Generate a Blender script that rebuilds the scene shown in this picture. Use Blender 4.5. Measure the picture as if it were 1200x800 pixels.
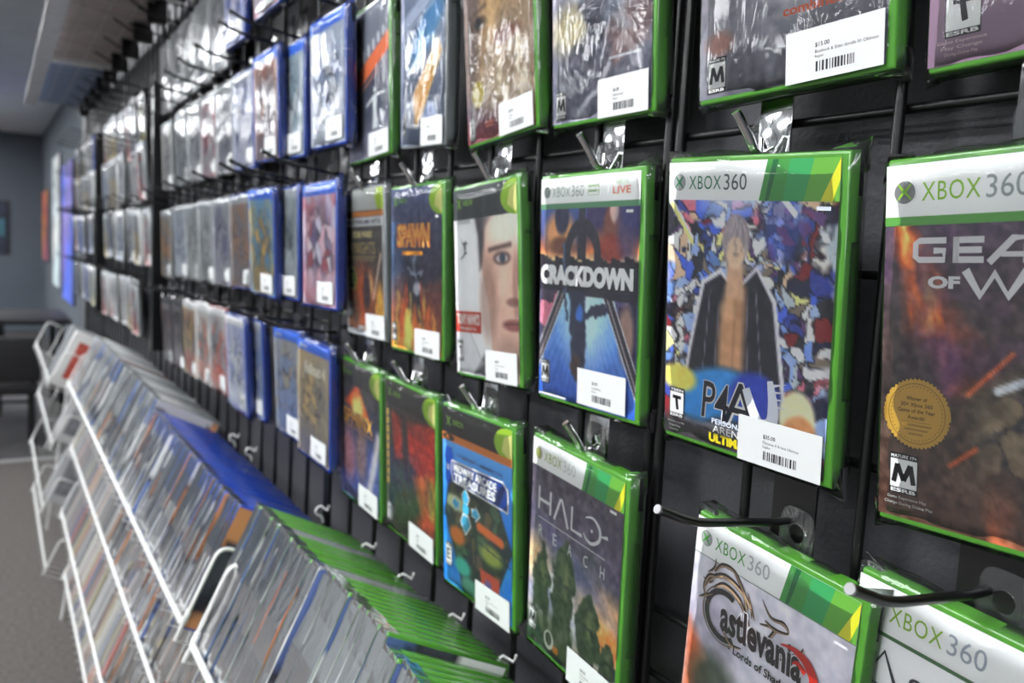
import bpy, bmesh, math, random
import numpy as np
from mathutils import Matrix, Vector, Euler

for o in list(bpy.data.objects): bpy.data.objects.remove(o)
C = bpy.context.scene.collection
EYE = 1.30
R = math.radians

# ---------------------------------------------------------------- camera
def make_camera():
    th, pi_, ro = R(32.52316), R(5.817), R(2.935)
    fw = Vector((-math.cos(th)*math.cos(pi_), math.sin(th)*math.cos(pi_), -math.sin(pi_)))
    r = fw.cross(Vector((0, 0, 1))).normalized(); u = r.cross(fw)
    c, s = math.cos(ro), math.sin(ro)
    rr = c*r + s*u; uu = -s*r + c*u
    cd = bpy.data.cameras.new('camera'); cam = bpy.data.objects.new('camera', cd); C.objects.link(cam)
    m = Matrix((rr, uu, -fw)).transposed().to_4x4(); m.translation = (0, 0, EYE)
    cam.matrix_world = m
    cd.sensor_width = 36; cd.lens = 974.666*36/1200; cd.clip_start = .02; cd.clip_end = 60
    cd.dof.use_dof = True; cd.dof.focus_distance = .47; cd.dof.aperture_fstop = 8.5
    bpy.context.scene.camera = cam
make_camera()
sc = bpy.context.scene
sc.view_settings.view_transform = 'Standard'; sc.view_settings.look = 'None'
sc.view_settings.gamma = 1; sc.view_settings.use_curve_mapping = False
sc.view_settings.exposure = 0.0
sc.cycles.transparent_max_bounces = 24
LIGHT = 22.0
w = bpy.data.worlds.new('world'); sc.world = w; w.use_nodes = True
w.node_tree.nodes['Background'].inputs[0].default_value = (.5, .55, .6, 1)
w.node_tree.nodes['Background'].inputs[1].default_value = .2

# ---------------------------------------------------------------- materials
def lin(c):
    return tuple(((x/255)/12.92 if x/255 <= .04045 else ((x/255+.055)/1.055)**2.4) for x in c)
MC = {}
def mat(name, col=(128, 128, 128), rough=.5, metal=0., spec=.5, bump=0, bscale=200, coat=0, emit=0, noise=0, nscale=20, trans=0):
    if name in MC: return MC[name]
    m = bpy.data.materials.new(name); m.use_nodes = True; MC[name] = m
    nt = m.node_tree; b = nt.nodes['Principled BSDF']
    L = lin(col); b.inputs['Base Color'].default_value = (*L, 1)
    b.inputs['Roughness'].default_value = rough; b.inputs['Metallic'].default_value = metal
    b.inputs['Specular IOR Level'].default_value = spec
    if coat: b.inputs['Coat Weight'].default_value = coat; b.inputs['Coat Roughness'].default_value = .08
    if trans: b.inputs['Transmission Weight'].default_value = trans
    if emit:
        b.inputs['Emission Color'].default_value = (*L, 1); b.inputs['Emission Strength'].default_value = emit
    tc = nt.nodes.new('ShaderNodeTexCoord')
    if noise:
        n = nt.nodes.new('ShaderNodeTexNoise'); n.inputs['Scale'].default_value = nscale; n.inputs['Detail'].default_value = 5
        nt.links.new(tc.outputs['Object'], n.inputs['Vector'])
        r = nt.nodes.new('ShaderNodeValToRGB')
        r.color_ramp.elements[0].position = .3; r.color_ramp.elements[1].position = .7
        r.color_ramp.elements[0].color = (*[x*(1-noise) for x in L], 1)
        r.color_ramp.elements[1].color = (*[min(1, x*(1+noise)) for x in L], 1)
        nt.links.new(n.outputs['Fac'], r.inputs[0]); nt.links.new(r.outputs[0], b.inputs['Base Color'])
    if bump:
        n2 = nt.nodes.new('ShaderNodeTexNoise'); n2.inputs['Scale'].default_value = bscale; n2.inputs['Detail'].default_value = 3
        nt.links.new(tc.outputs['Object'], n2.inputs['Vector'])
        bp = nt.nodes.new('ShaderNodeBump'); bp.inputs['Strength'].default_value = bump; bp.inputs['Distance'].default_value = .002
        nt.links.new(n2.outputs['Fac'], bp.inputs['Height']); nt.links.new(bp.outputs[0], b.inputs['Normal'])
    return m
def ink(c):
    return mat('ink_%d_%d_%d' % tuple(c), c, rough=.45, spec=.3)
def cover_mat(name='cover_print', rough=.4):
    if name in MC: return MC[name]
    m = bpy.data.materials.new(name); m.use_nodes = True; MC[name] = m
    nt = m.node_tree; b = nt.nodes['Principled BSDF']
    a = nt.nodes.new('ShaderNodeAttribute'); a.attribute_name = 'Col'
    nt.links.new(a.outputs['Color'], b.inputs['Base Color'])
    b.inputs['Roughness'].default_value = rough; b.inputs['Specular IOR Level'].default_value = .35
    return m
def sleeve_mat(name='clear_film', haze=.02, bump=.34, scale=26, rough=.07, ior=1.4):
    """thin clear polypropylene film: see-through with a Fresnel gloss and fine wrinkles"""
    if name in MC: return MC[name]
    m = bpy.data.materials.new(name); m.use_nodes = True; MC[name] = m
    nt = m.node_tree; N = nt.nodes; Lk = nt.links
    for n in list(N): N.remove(n)
    out = N.new('ShaderNodeOutputMaterial')
    tr = N.new('ShaderNodeBsdfTransparent'); tr.inputs[0].default_value = (.96, .97, .97, 1)
    gl = N.new('ShaderNodeBsdfGlossy'); gl.inputs['Roughness'].default_value = rough
    df = N.new('ShaderNodeBsdfDiffuse'); df.inputs[0].default_value = (.75, .78, .8, 1)
    fr = N.new('ShaderNodeFresnel'); fr.inputs[0].default_value = ior
    tc = N.new('ShaderNodeTexCoord'); oi = N.new('ShaderNodeObjectInfo')
    ad = N.new('ShaderNodeVectorMath'); ad.operation = 'ADD'
    ml = N.new('ShaderNodeMath'); ml.operation = 'MULTIPLY'; ml.inputs[1].default_value = 37.0
    Lk.new(oi.outputs['Random'], ml.inputs[0]); Lk.new(tc.outputs['Object'], ad.inputs[0]); Lk.new(ml.outputs[0], ad.inputs[1])
    mp = N.new('ShaderNodeMapping'); mp.inputs['Scale'].default_value = (1, 1, .45); Lk.new(ad.outputs[0], mp.inputs[0])
    n1 = N.new('ShaderNodeTexNoise'); n1.inputs['Scale'].default_value = scale; n1.inputs['Detail'].default_value = 4; n1.inputs['Distortion'].default_value = 1.2
    Lk.new(mp.outputs[0], n1.inputs['Vector'])
    bp = N.new('ShaderNodeBump'); bp.inputs['Strength'].default_value = bump; bp.inputs['Distance'].default_value = .006
    Lk.new(n1.outputs['Fac'], bp.inputs['Height'])
    for q in (gl, fr): Lk.new(bp.outputs[0], q.inputs['Normal'])
    m1 = N.new('ShaderNodeMixShader'); m1.inputs[0].default_value = haze
    Lk.new(tr.outputs[0], m1.inputs[1]); Lk.new(df.outputs[0], m1.inputs[2])
    m2 = N.new('ShaderNodeMixShader'); Lk.new(fr.outputs[0], m2.inputs[0]); Lk.new(m1.outputs[0], m2.inputs[1]); Lk.new(gl.outputs[0], m2.inputs[2])
    Lk.new(m2.outputs[0], out.inputs[0])
    return m
FILM = sleeve_mat()
GREEN = mat('green_case_plastic', (76, 142, 46), rough=.22, coat=.4, noise=.08, nscale=30)
BLUE = mat('blue_case_plastic', (14, 58, 158), rough=.22, coat=.4)
CLEAR = mat('grey_case_plastic', (128, 132, 134), rough=.2, coat=.4)
REDC = mat('red_case_plastic', (150, 34, 26), rough=.25, coat=.4)
WHITEC = mat('white_case_plastic', (205, 207, 206), rough=.25, coat=.4)
BLACKC = mat('black_case_plastic', (24, 24, 26), rough=.25, coat=.4)
PLAST = dict(green=GREEN, blue=BLUE, grey=CLEAR, red=REDC, white=WHITEC, black=BLACKC)
PAPER = mat('label_paper', (214, 216, 215), rough=.6, spec=.2)
COVER = cover_mat()
CHROME = mat('chrome', (225, 225, 225), rough=.09, metal=1.)
BLACKW = mat('black_enamel_wire', (12, 12, 13), rough=.32, coat=.15)
WHITEW = mat('white_enamel_wire', (222, 223, 220), rough=.35, coat=.3)

# ---------------------------------------------------------------- object helpers
def tag(o, label=None, cat=None, group=None, kind=None):
    if label: o['label'] = label
    if cat: o['category'] = cat
    if group: o['group'] = group
    if kind: o['kind'] = kind
    return o
def empty(name, loc=(0, 0, 0), label=None, cat=None, group=None):
    o = bpy.data.objects.new(name, None); o.empty_display_size = .05; C.objects.link(o); o.location = loc
    return tag(o, label, cat, group)
def link(name, me, parent=None):
    o = bpy.data.objects.new(name, me); C.objects.link(o)
    if parent: o.parent = parent
    return o
class MB:
    """collects faces; one material slot per material"""
    def __init__(s): s.v = []; s.f = []; s.m = []; s.mats = []; s.smooth = []
    def mi(s, m):
        if m not in s.mats: s.mats.append(m)
        return s.mats.index(m)
    def add(s, vs, fs, m, smooth=False):
        k = len(s.v); s.v += [tuple(p) for p in vs]; i = s.mi(m)
        for f in fs: s.f.append(tuple(k+a for a in f)); s.m.append(i); s.smooth.append(smooth)
    def box(s, lo, hi, m, mtx=None):
        x0, y0, z0 = lo; x1, y1, z1 = hi
        vs = [(x0,y0,z0),(x1,y0,z0),(x1,y1,z0),(x0,y1,z0),(x0,y0,z1),(x1,y0,z1),(x1,y1,z1),(x0,y1,z1)]
        if mtx: vs = [mtx @ Vector(p) for p in vs]
        s.add(vs, [(0,3,2,1),(4,5,6,7),(0,1,5,4),(1,2,6,5),(2,3,7,6),(3,0,4,7)], m)
    def tube(s, pts, r, m, n=8, cap=True):
        pts = [Vector(p) for p in pts]; rings = []; prev = None
        for i, p in enumerate(pts):
            d = (pts[min(i+1, len(pts)-1)] - pts[max(i-1, 0)]).normalized()
            a = prev if prev is not None else (Vector((0,0,1)) if abs(d.z) < .9 else Vector((1,0,0)))
            a = (a - d*a.dot(d)).normalized(); prev = a; b = d.cross(a)
            rings.append([p + r*(math.cos(2*math.pi*k/n)*a + math.sin(2*math.pi*k/n)*b) for k in range(n)])
        vs = [q for rg in rings for q in rg]; fs = []
        for i in range(len(pts)-1):
            for k in range(n):
                fs.append((i*n+k, i*n+(k+1) % n, (i+1)*n+(k+1) % n, (i+1)*n+k))
        s.add(vs, fs, m, True)
        if cap: s.add(vs, [tuple(range(n))[::-1], tuple((len(pts)-1)*n+k for k in range(n))], m)
    def build(s, name, parent=None):
        me = s.mesh(name); return link(name, me, parent)
    def mesh(s, name):
        me = bpy.data.meshes.new(name); me.from_pydata(s.v, [], s.f)
        for m in s.mats: me.materials.append(m)
        me.polygons.foreach_set('material_index', s.m); me.polygons.foreach_set('use_smooth', s.smooth)
        me.update(); return me
def bevel_mesh(me, width, seg=2, angle=30):
    bm = bmesh.new(); bm.from_mesh(me)
    es = [e for e in bm.edges if len(e.link_faces) == 2 and e.calc_face_angle(0) > R(angle)]
    bmesh.ops.bevel(bm, geom=es, offset=width, segments=seg, affect='EDGES', profile=.6)
    for f in bm.faces: f.smooth = True
    bm.to_mesh(me); bm.free()
    try: me.set_sharp_from_angle(angle=R(45))
    except Exception: pass
    return me
def arc(p0, p1, p2, n=5):
    """quadratic bend through a corner"""
    p0, p1, p2 = map(Vector, (p0, p1, p2))
    return [(1-t)**2*p0 + 2*t*(1-t)*p1 + t*t*p2 for t in [i/n for i in range(n+1)]]

# ---------------------------------------------------------------- flat print (text and shapes laid on a cover)
_tx = {}
def text2d(txt, bold=0., shear=0., spacing=1.):
    key = (txt, bold, shear, spacing)
    if key in _tx: return _tx[key]
    cu = bpy.data.curves.new('txt', 'FONT'); cu.body = txt; cu.size = 1; cu.resolution_u = 3
    cu.offset = bold; cu.shear = shear; cu.space_character = spacing; cu.fill_mode = 'FRONT'
    o = bpy.data.objects.new('txt', cu); C.objects.link(o)
    dg = bpy.context.evaluated_depsgraph_get(); me = bpy.data.meshes.new_from_object(o.evaluated_get(dg))
    vs = np.array([v.co[:2] for v in me.vertices]) if len(me.vertices) else np.zeros((0, 2))
    fs = [tuple(p.vertices) for p in me.polygons]
    bpy.data.objects.remove(o); bpy.data.curves.remove(cu); bpy.data.meshes.remove(me)
    if len(vs):
        vs = vs - vs.min(0); vs = vs / max(vs[:, 1].max(), 1e-6)
    _tx[key] = (vs, fs); return _tx[key]
class Print:
    """prints in cover coordinates: u right, v down, metres from the sheet's top-left; layer lifts towards the viewer"""
    def __init__(s, W, H): s.W = W; s.H = H; s.mb = MB(); s.extra = MB(); s.head = MB(); s.layer = 1
    def _put(s, pts, fs, col):
        y = -.00012*s.layer
        s.mb.add([(p[0], y, -p[1]) for p in pts], fs, ink(col))
    def poly(s, pts, col, up=True):
        bm = bmesh.new(); vs = [bm.verts.new((p[0], 0, -p[1])) for p in pts]
        try: f = bm.faces.new(vs)
        except Exception: bm.free(); return
        bmesh.ops.triangulate(bm, faces=[f]); bm.normal_update()
        V = [(v.co.x, -v.co.z) for v in bm.verts]; bm.verts.index_update()
        F = [tuple(v.index for v in (g.verts if g.normal.y < 0 else reversed(g.verts))) for g in bm.faces]; bm.free()
        s._put(V, F, col)
    def rect(s, x, y, w, h, col): s._put([(x, y), (x+w, y), (x+w, y+h), (x, y+h)], [(3, 2, 1, 0)], col)
    def ell(s, cx, cy, rx, ry, col, n=28, a0=0):
        s._put([(cx+rx*math.cos(2*math.pi*k/n+a0), cy+ry*math.sin(2*math.pi*k/n+a0)) for k in range(n)], [tuple(range(n))[::-1]], col)
    def ring(s, cx, cy, r0, r1, col, n=32, a=0, b=2*math.pi, sx=1):
        P = []; F = []
        for k in range(n+1):
            t = a+(b-a)*k/n
            P += [(cx+sx*r0*math.cos(t), cy+r0*math.sin(t)), (cx+sx*r1*math.cos(t), cy+r1*math.sin(t))]
            if k: F.append((2*k-2, 2*k, 2*k+1, 2*k-1))
        s._put(P, F, col)
    def stroke(s, pts, ws, col, sm=6):
        pts = [np.array(p, float) for p in pts]; P = []; Wd = []
        if np.isscalar(ws): ws = [ws]*len(pts)
        if sm and len(pts) > 2:
            for i in range(len(pts)-1):
                p0 = pts[max(i-1, 0)]; p1 = pts[i]; p2 = pts[i+1]; p3 = pts[min(i+2, len(pts)-1)]
                for k in range(sm):
                    t = k/sm
                    P.append(.5*((2*p1)+(-p0+p2)*t+(2*p0-5*p1+4*p2-p3)*t*t+(-p0+3*p1-3*p2+p3)*t**3)); Wd.append(ws[i]*(1-t)+ws[i+1]*t)
            P.append(pts[-1]); Wd.append(ws[-1])
        else: P = pts; Wd = list(ws)
        V = []; F = []
        for i, p in enumerate(P):
            d = P[min(i+1, len(P)-1)]-P[max(i-1, 0)]; d = d/(np.linalg.norm(d)+1e-9); n = np.array([-d[1], d[0]])*Wd[i]/2
            V += [tuple(p+n), tuple(p-n)]
            if i: F.append((2*i-2, 2*i-1, 2*i+1, 2*i))
        s._put(V, F, col)
    def text(s, txt, x, y, h, col, w=None, bold=0., shear=0., rot=0, spacing=1., taper=0):
        """x, y = top-left of the letters' box, h = its height, w = its width if forced"""
        vs, fs = text2d(txt, bold, shear, spacing)
        if not len(vs): return
        ww = vs[:, 0].max(); sx = (w/ww) if w else h
        px = vs[:, 0]*sx; py = (1-vs[:, 1])*h
        if taper: py = py*(1+taper*(px/(ww*sx)))
        c, q = math.cos(rot), math.sin(rot)
        X = x+px*c-py*q; Y = y+px*q+py*c
        s._put(list(zip(X, Y)), [tuple(f) for f in fs], col)
    def rating(s, x, y, letter, W=.0125, H=.0195):
        keep = s.mb; s.mb = s.extra
        s.rect(x, y, W, H, (20, 20, 22)); s.layer += 1
        s.rect(x+.0005, y+.0032, W-.001, H-.0064, (225, 226, 224)); s.layer += 1
        top = 'TEEN' if letter == 'T' else ('MATURE 17+' if letter == 'M' else 'EVERYONE')
        s.text(top, x+.0008, y+.0008, .0017, (225, 226, 224), w=W-.0016, bold=.02)
        s.text('ESRB', x+.001, y+H-.0027, .002, (225, 226, 224), w=W-.002, bold=.03)
        K = (22, 22, 24); a, b, t, u = x+W*.22, x+W*.80, y+H*.27, y+H*.73; w_ = W*.15; k = W*.06
        Q = {'M': [[(a-k, u), (a+k, t)], [(a+k, t), ((a+b)/2, u-H*.06)], [((a+b)/2, u-H*.06), (b-k, t)], [(b-k, t), (b+k, u)]],
             'T': [[(a, t+w_/2), (b, t+w_/2)], [((a+b)/2-k, t), ((a+b)/2+k, u)]],
             'E': [[(a+k, t), (a+k, u)], [(a, t+w_/2), (b, t+w_/2)], [(a, (t+u)/2), (b-k, (t+u)/2)], [(a, u-w_/2), (b, u-w_/2)]]}[letter]
        for q in Q: s.stroke(q, w_*1.15, K, 0)
        s.layer -= 2; s.mb = keep
    def orb(s, cx, cy, r, ball=(150, 152, 152), xc=(60, 150, 70)):
        s.ell(cx, cy, r, r, (110, 112, 112)); s.layer += 1; s.ell(cx, cy, r*.93, r*.93, ball); s.layer += 1
        for k in (-1, 1):
            s.stroke([(cx+k*r*.62, cy-r*.72), (cx+k*r*.1, cy-r*.12), (cx-k*r*.25, cy+r*.2), (cx-k*r*.66, cy+r*.68)], [r*.12, r*.3, r*.26, r*.1], xc)
        s.layer -= 2
    def xbox(s, x, y, w, h, c1, c2):
        s.text('XBOX', x, y, h, c1, w=w*.57, spacing=1.1); s.text('360', x+w*.62, y-h*.1, h*1.15, c2, w=w*.38)
    def build(s, name, parent):
        if s.extra.v: s.extra.build('rating_box', parent)
        if s.head.v: s.head.build('header_print', parent)
        if s.mb.v: s.mb.build(name, parent)

# ---------------------------------------------------------------- painted art (procedural colour grid)
class Cv:
    def __init__(s, base, W=.129, H=.183, res=.0013, seed=1):
        s.nx = int(W/res); s.ny = int(H/res); s.W = W; s.H = H
        s.U, s.V = np.meshgrid(np.linspace(0, 1, s.nx+1), np.linspace(0, 1, s.ny+1))
        s.I = np.ones(s.U.shape+(3,))*np.array(base, float); s.rs = np.random.RandomState(seed); s.asp = H/W
    def noise(s, sc, sx=1., oct=4, warp=0):
        out = 0; amp = 1; tot = 0; U = s.U; V = s.V*s.asp
        if warp: U = U+warp*s.noise(3, oct=2)-warp/2; V = V+warp*s.noise(3, oct=2)-warp/2
        for o in range(oct):
            f = sc*2**o; G = s.rs.rand(int(f*s.asp*2)+8, int(f*sx*2)+8)
            x = (U*f*sx) % (G.shape[1]-2); y = (V*f) % (G.shape[0]-2); i = x.astype(int); j = y.astype(int); a = x-i; b = y-j
            a = a*a*(3-2*a); b = b*b*(3-2*b)
            out = out+amp*(G[j, i]*(1-a)*(1-b)+G[j, i+1]*a*(1-b)+G[j+1, i]*(1-a)*b+G[j+1, i+1]*a*b); tot += amp; amp *= .5
        return out/tot
    def warp(s, amp=.03, sc=10):
        s._u, s._v = s.U, s.V; a = s.noise(sc, oct=4)-.5; b = s.noise(sc, oct=4)-.5; s.U = s.U+2*amp*a; s.V = s.V+2*amp*b
    def unwarp(s): s.U, s.V = s._u, s._v
    def mix(s, m, col):
        m = np.clip(m, 0, 1)[..., None]; s.I = s.I*(1-m)+np.array(col, float)*m; return s
    def grad(s, c0, c1, v0=0, v1=1, axis='v', region=None):
        t = np.clip(((s.V if axis == 'v' else s.U)-v0)/(v1-v0), 0, 1)[..., None]
        J = np.array(c0, float)*(1-t)+np.array(c1, float)*t
        m = (np.ones(s.U.shape) if region is None else region)[..., None]; s.I = s.I*(1-m)+J*m; return s
    def el(s, cx, cy, rx, ry, soft=.15, rot=0):
        x = (s.U-cx); y = (s.V-cy)*s.asp; c, q = math.cos(rot), math.sin(rot); X = x*c+y*q; Y = -x*q+y*c
        d = np.sqrt((X/rx)**2+(Y/(ry*s.asp))**2); return np.clip((1-d)/soft+.5, 0, 1)
    def pg(s, P, soft=.004):
        x, y = s.U, s.V*s.asp; P = [(a, b*s.asp) for a, b in P]; ins = np.zeros(x.shape, bool); dm = np.full(x.shape, 9.)
        for (x0, y0), (x1, y1) in zip(P, P[1:]+P[:1]):
            if y0 != y1:
                c = ((y0 > y) != (y1 > y)) & (x < (x1-x0)*(y-y0)/(y1-y0)+x0); ins ^= c
            t = np.clip(((x-x0)*(x1-x0)+(y-y0)*(y1-y0))/((x1-x0)**2+(y1-y0)**2+1e-12), 0, 1)
            dm = np.minimum(dm, np.hypot(x-x0-t*(x1-x0), y-y0-t*(y1-y0)))
        return np.clip(np.where(ins, dm, -dm)/soft+.5, 0, 1)
    def ln(s, p, q, wd, soft=.004):
        x, y = s.U, s.V*s.asp; x0, y0 = p[0], p[1]*s.asp; x1, y1 = q[0], q[1]*s.asp
        t = np.clip(((x-x0)*(x1-x0)+(y-y0)*(y1-y0))/((x1-x0)**2+(y1-y0)**2+1e-12), 0, 1)
        return np.clip((wd/2-np.hypot(x-x0-t*(x1-x0), y-y0-t*(y1-y0)))/soft+.5, 0, 1)
    def grain(s, a=.1, sc=14):
        n = s.noise(sc, oct=5)-.5; k = s.noise(sc*2.2, oct=3)-.5; s.I = s.I+k[..., None]*np.array((60, 52, 48))*min(1.1, a*9); s.I = np.clip(s.I*(1+2*a*n[..., None]*1.6), 0, 255); return s
    def cells(s, n, pal, outline=.012, region=None, warp=.05, ox=(0, 1), oy=(0, 1)):
        px = s.rs.uniform(ox[0], ox[1], n); py = s.rs.uniform(oy[0], oy[1], n)*s.asp
        X = s.U+warp*(s.noise(9, oct=3)-.5)*2; Y = s.V*s.asp+warp*(s.noise(9, oct=3)-.5)*2
        d = np.stack([np.hypot(X-a, Y-b) for a, b in zip(px, py)]); k = d.argmin(0); ds = np.sort(d, 0)[:2]
        J = np.array(pal, float)[s.rs.randint(0, len(pal), n)][k]
        e = np.clip((ds[1]-ds[0])/outline, 0, 1)[..., None]; J = J*e+np.array((22, 22, 34.))*(1-e)
        m = (np.ones(s.U.shape) if region is None else np.clip(region, 0, 1))[..., None]; s.I = s.I*(1-m)+J*m; return s
    def mesh(s, name):
        xs = s.U*s.W; zs = -s.V*s.H; n = xs.size
        co = np.zeros((n, 3)); co[:, 0] = xs.ravel(); co[:, 2] = zs.ravel()
        i = np.arange(s.ny)[:, None]*(s.nx+1)+np.arange(s.nx)[None]; i = i.ravel()
        F = np.stack([i, i+s.nx+1, i+s.nx+2, i+1], 1)
        me = bpy.data.meshes.new(name); me.vertices.add(n); me.vertices.foreach_set('co', co.ravel())
        me.loops.add(F.size); me.loops.foreach_set('vertex_index', F.ravel().astype(np.int32))
        me.polygons.add(len(F)); me.polygons.foreach_set('loop_start', np.arange(0, F.size, 4, dtype=np.int32))
        me.update(calc_edges=True)
        x = np.clip(s.I*1.16+7, 0, 250)/255; L = np.where(x <= .04045, x/12.92, ((x+.055)/1.055)**2.4)
        a = me.color_attributes.new('Col', 'FLOAT_COLOR', 'POINT')
        a.data.foreach_set('color', np.concatenate([L.reshape(-1, 3), np.ones((n, 1))], 1).ravel().astype(np.float32))
        me.materials.append(COVER); return me

# ---------------------------------------------------------------- case meshes
# a case stands on z=0, centred in x, front at y=-D/2
_cm = {}
def shell_mesh(plast, Wd=.135, H=.19, D=.014, detail=True):
    key = (plast, Wd, H, D, detail)
    if key in _cm: return _cm[key]
    bm = bmesh.new(); x, y = Wd/2, D/2
    vs = [bm.verts.new(p) for p in ((-x,-y,0),(x,-y,0),(x,y,0),(-x,y,0),(-x,-y,H),(x,-y,H),(x,y,H),(-x,y,H))]
    for f in ((0,3,2,1),(4,5,6,7),(0,1,5,4),(2,3,7,6),(3,0,4,7)): bm.faces.new([vs[i] for i in f])
    # opening edge: split into bands, the middle one recessed as a thumb slot
    def q(a, b, c, d): return bm.faces.new([bm.verts.new(p) for p in (a, b, c, d)])
    if detail:
        zs = [0, H*.27, H*.74, H]; ya, yb = -y*.45, y*.7
        q((x,-y,0),(x,ya,0),(x,ya,H),(x,-y,H)); q((x,yb,0),(x,y,0),(x,y,H),(x,yb,H))
        q((x,ya,0),(x,yb,0),(x,yb,zs[1]),(x,ya,zs[1])); q((x,ya,zs[2]),(x,yb,zs[2]),(x,yb,H),(x,ya,H))
        r = x-.0050
        q((r,ya,zs[1]),(r,yb,zs[1]),(r,yb,zs[2]),(r,ya,zs[2]))
        q((x,ya,zs[1]),(r,ya,zs[1]),(r,ya,zs[2]),(x,ya,zs[2])); q((r,yb,zs[1]),(x,yb,zs[1]),(x,yb,zs[2]),(r,yb,zs[2]))
        q((x,ya,zs[1]),(x,yb,zs[1]),(r,yb,zs[1]),(r,ya,zs[1])); q((r,ya,zs[2]),(r,yb,zs[2]),(x,yb,zs[2]),(x,ya,zs[2]))
    else: bm.faces.new([vs[i] for i in (1, 2, 6, 5)])
    bmesh.ops.remove_doubles(bm, verts=bm.verts, dist=1e-6); bmesh.ops.recalc_face_normals(bm, faces=bm.faces)
    out = [e for e in bm.edges if len(e.link_faces) == 2 and e.calc_face_angle(0) > R(40) and
           sum((all(abs(v.co.x-x) < 1e-5 for v in e.verts), all(abs(v.co.x+x) < 1e-5 for v in e.verts),
                all(abs(v.co.y-y) < 1e-5 for v in e.verts), all(abs(v.co.y+y) < 1e-5 for v in e.verts),
                all(abs(v.co.z) < 1e-5 for v in e.verts), all(abs(v.co.z-H) < 1e-5 for v in e.verts))) >= 2]
    bmesh.ops.bevel(bm, geom=out, offset=.0022, segments=3 if detail else 1, affect='EDGES', profile=.55)
    if detail:   # moulding lines across the opening edge
        for zc in (H*.17, H*.22, H*.79, H*.84):
            v = [bm.verts.new(p) for p in ((x+.0002,-y*.6,zc),(x+.0002,y*.6,zc),(x+.0002,y*.6,zc+.0008),(x+.0002,-y*.6,zc+.0008),(x-.001,-y*.6,zc),(x-.001,y*.6,zc),(x-.001,y*.6,zc+.0008),(x-.001,-y*.6,zc+.0008))]
            for f in ((0,1,2,3),(0,4,5,1),(3,2,6,7),(0,3,7,4),(1,5,6,2)): bm.faces.new([v[i] for i in f])
    for f in bm.faces: f.smooth = True
    me = bpy.data.meshes.new('case_shell'); bm.to_mesh(me); bm.free()
    me.set_sharp_from_angle(angle=R(50)); me.materials.append(PLAST[plast]); _cm[key] = me; return me
def sleeve_mesh(Wd, H, D, seed, nx=10, nz=14):
    key = ('s', Wd, H, D, seed, nx)
    if key in _cm: return _cm[key]
    rs = random.Random(seed); mb = MB(); x, y = Wd/2+.0012, D/2+.0009
    V = {}; vs = []
    def top(u): return H+.0015+.002*math.sin(u*5+seed)+.0012*math.sin(u*17+seed*2)
    for side in (-1, 1):
        for j in range(nz+1):
            for i in range(nx+1):
                u = i/nx; v = j/nz
                zz = -.0015+v*(top(u)+.0015); edge = min(u, 1-u, v, 1-v)
                yy = side*(y*(1 if edge > 0 else .8)+rs.uniform(-.0003, .0007)*(1 if edge > 0 else 0))
                vs.append((-x+2*x*u, yy, zz))
    n = (nx+1)*(nz+1); fs = []
    for j in range(nz):
        for i in range(nx):
            a = j*(nx+1)+i; b = a+1; c = b+nx+1; d = a+nx+1
            fs.append((a, b, c, d)); fs.append((n+a, n+d, n+c, n+b))
    rim = [i for i in range(nx+1)]+[nx+(nx+1)*j for j in range(1, nz+1)]+[nz*(nx+1)+i for i in range(nx-1, -1, -1)]+[(nx+1)*j for j in range(nz-1, 0, -1)]
    for a, b in zip(rim, rim[1:]+rim[:1]): fs.append((a, n+a, n+b, b))
    mb.add(vs, fs, FILM, True)
    # pinched ears of the bag at its corners
    for (sx, z0, dz, dx, L) in ((1, H, 1, .004, .010), (-1, H, 1, .003, .006), (1, 0, -1, .004, .009), (-1, 0, -1, .004, .008)):
        e = rs.uniform(.6, 1.2); ex = sx*(x+dx*e); ez = z0+dz*L*e*.8; yb = rs.uniform(-.002, .004)
        P = [(sx*x, -y, z0-dz*.012), (sx*(x-.016), -y*.5, z0+dz*.001), (ex, yb, ez), (sx*x, y, z0-dz*.012), (sx*(x-.006), y*.6, z0+dz*.002), (sx*(x+.002), -y*.2, z0+dz*.002)]
        mb.add(P, [(0, 5, 1), (0, 2, 5), (5, 2, 1), (3, 4, 2), (0, 3, 2), (1, 2, 4)], FILM, True)
    me = mb.mesh('plastic_sleeve'); _cm[key] = me; return me
def tab_mesh():
    if 'tab' in _cm: return _cm['tab']
    mb = MB(); m = sleeve_mat('tab_film', haze=.03, bump=.3, scale=60, rough=.1); n = 24; t = .0004
    def P(y): 
        out = []; inn = []
        for k in range(n):
            a = 2*math.pi*k/n; c, s_ = math.cos(a), math.sin(a); q = 1/max(abs(c)**4+abs(s_)**4, 1e-9)**.25
            out.append((.013*c*q, y, .011+.0165*s_*q)); inn.append((.0058*c, y, .0118+.0058*s_))
        return out, inn
    o0, i0 = P(-t); o1, i1 = P(t); vs = o0+i0+o1+i1; fs = []
    for k in range(n):
        l = (k+1) % n; fs += [(k, l, n+l, n+k), (2*n+l, 2*n+k, 3*n+k, 3*n+l), (k, 2*n+k, 2*n+l, l), (n+k, n+l, 3*n+l, 3*n+k)]
    mb.add(vs, fs, m); me = mb.mesh('hang_tab'); _cm['tab'] = me; return me
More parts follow.
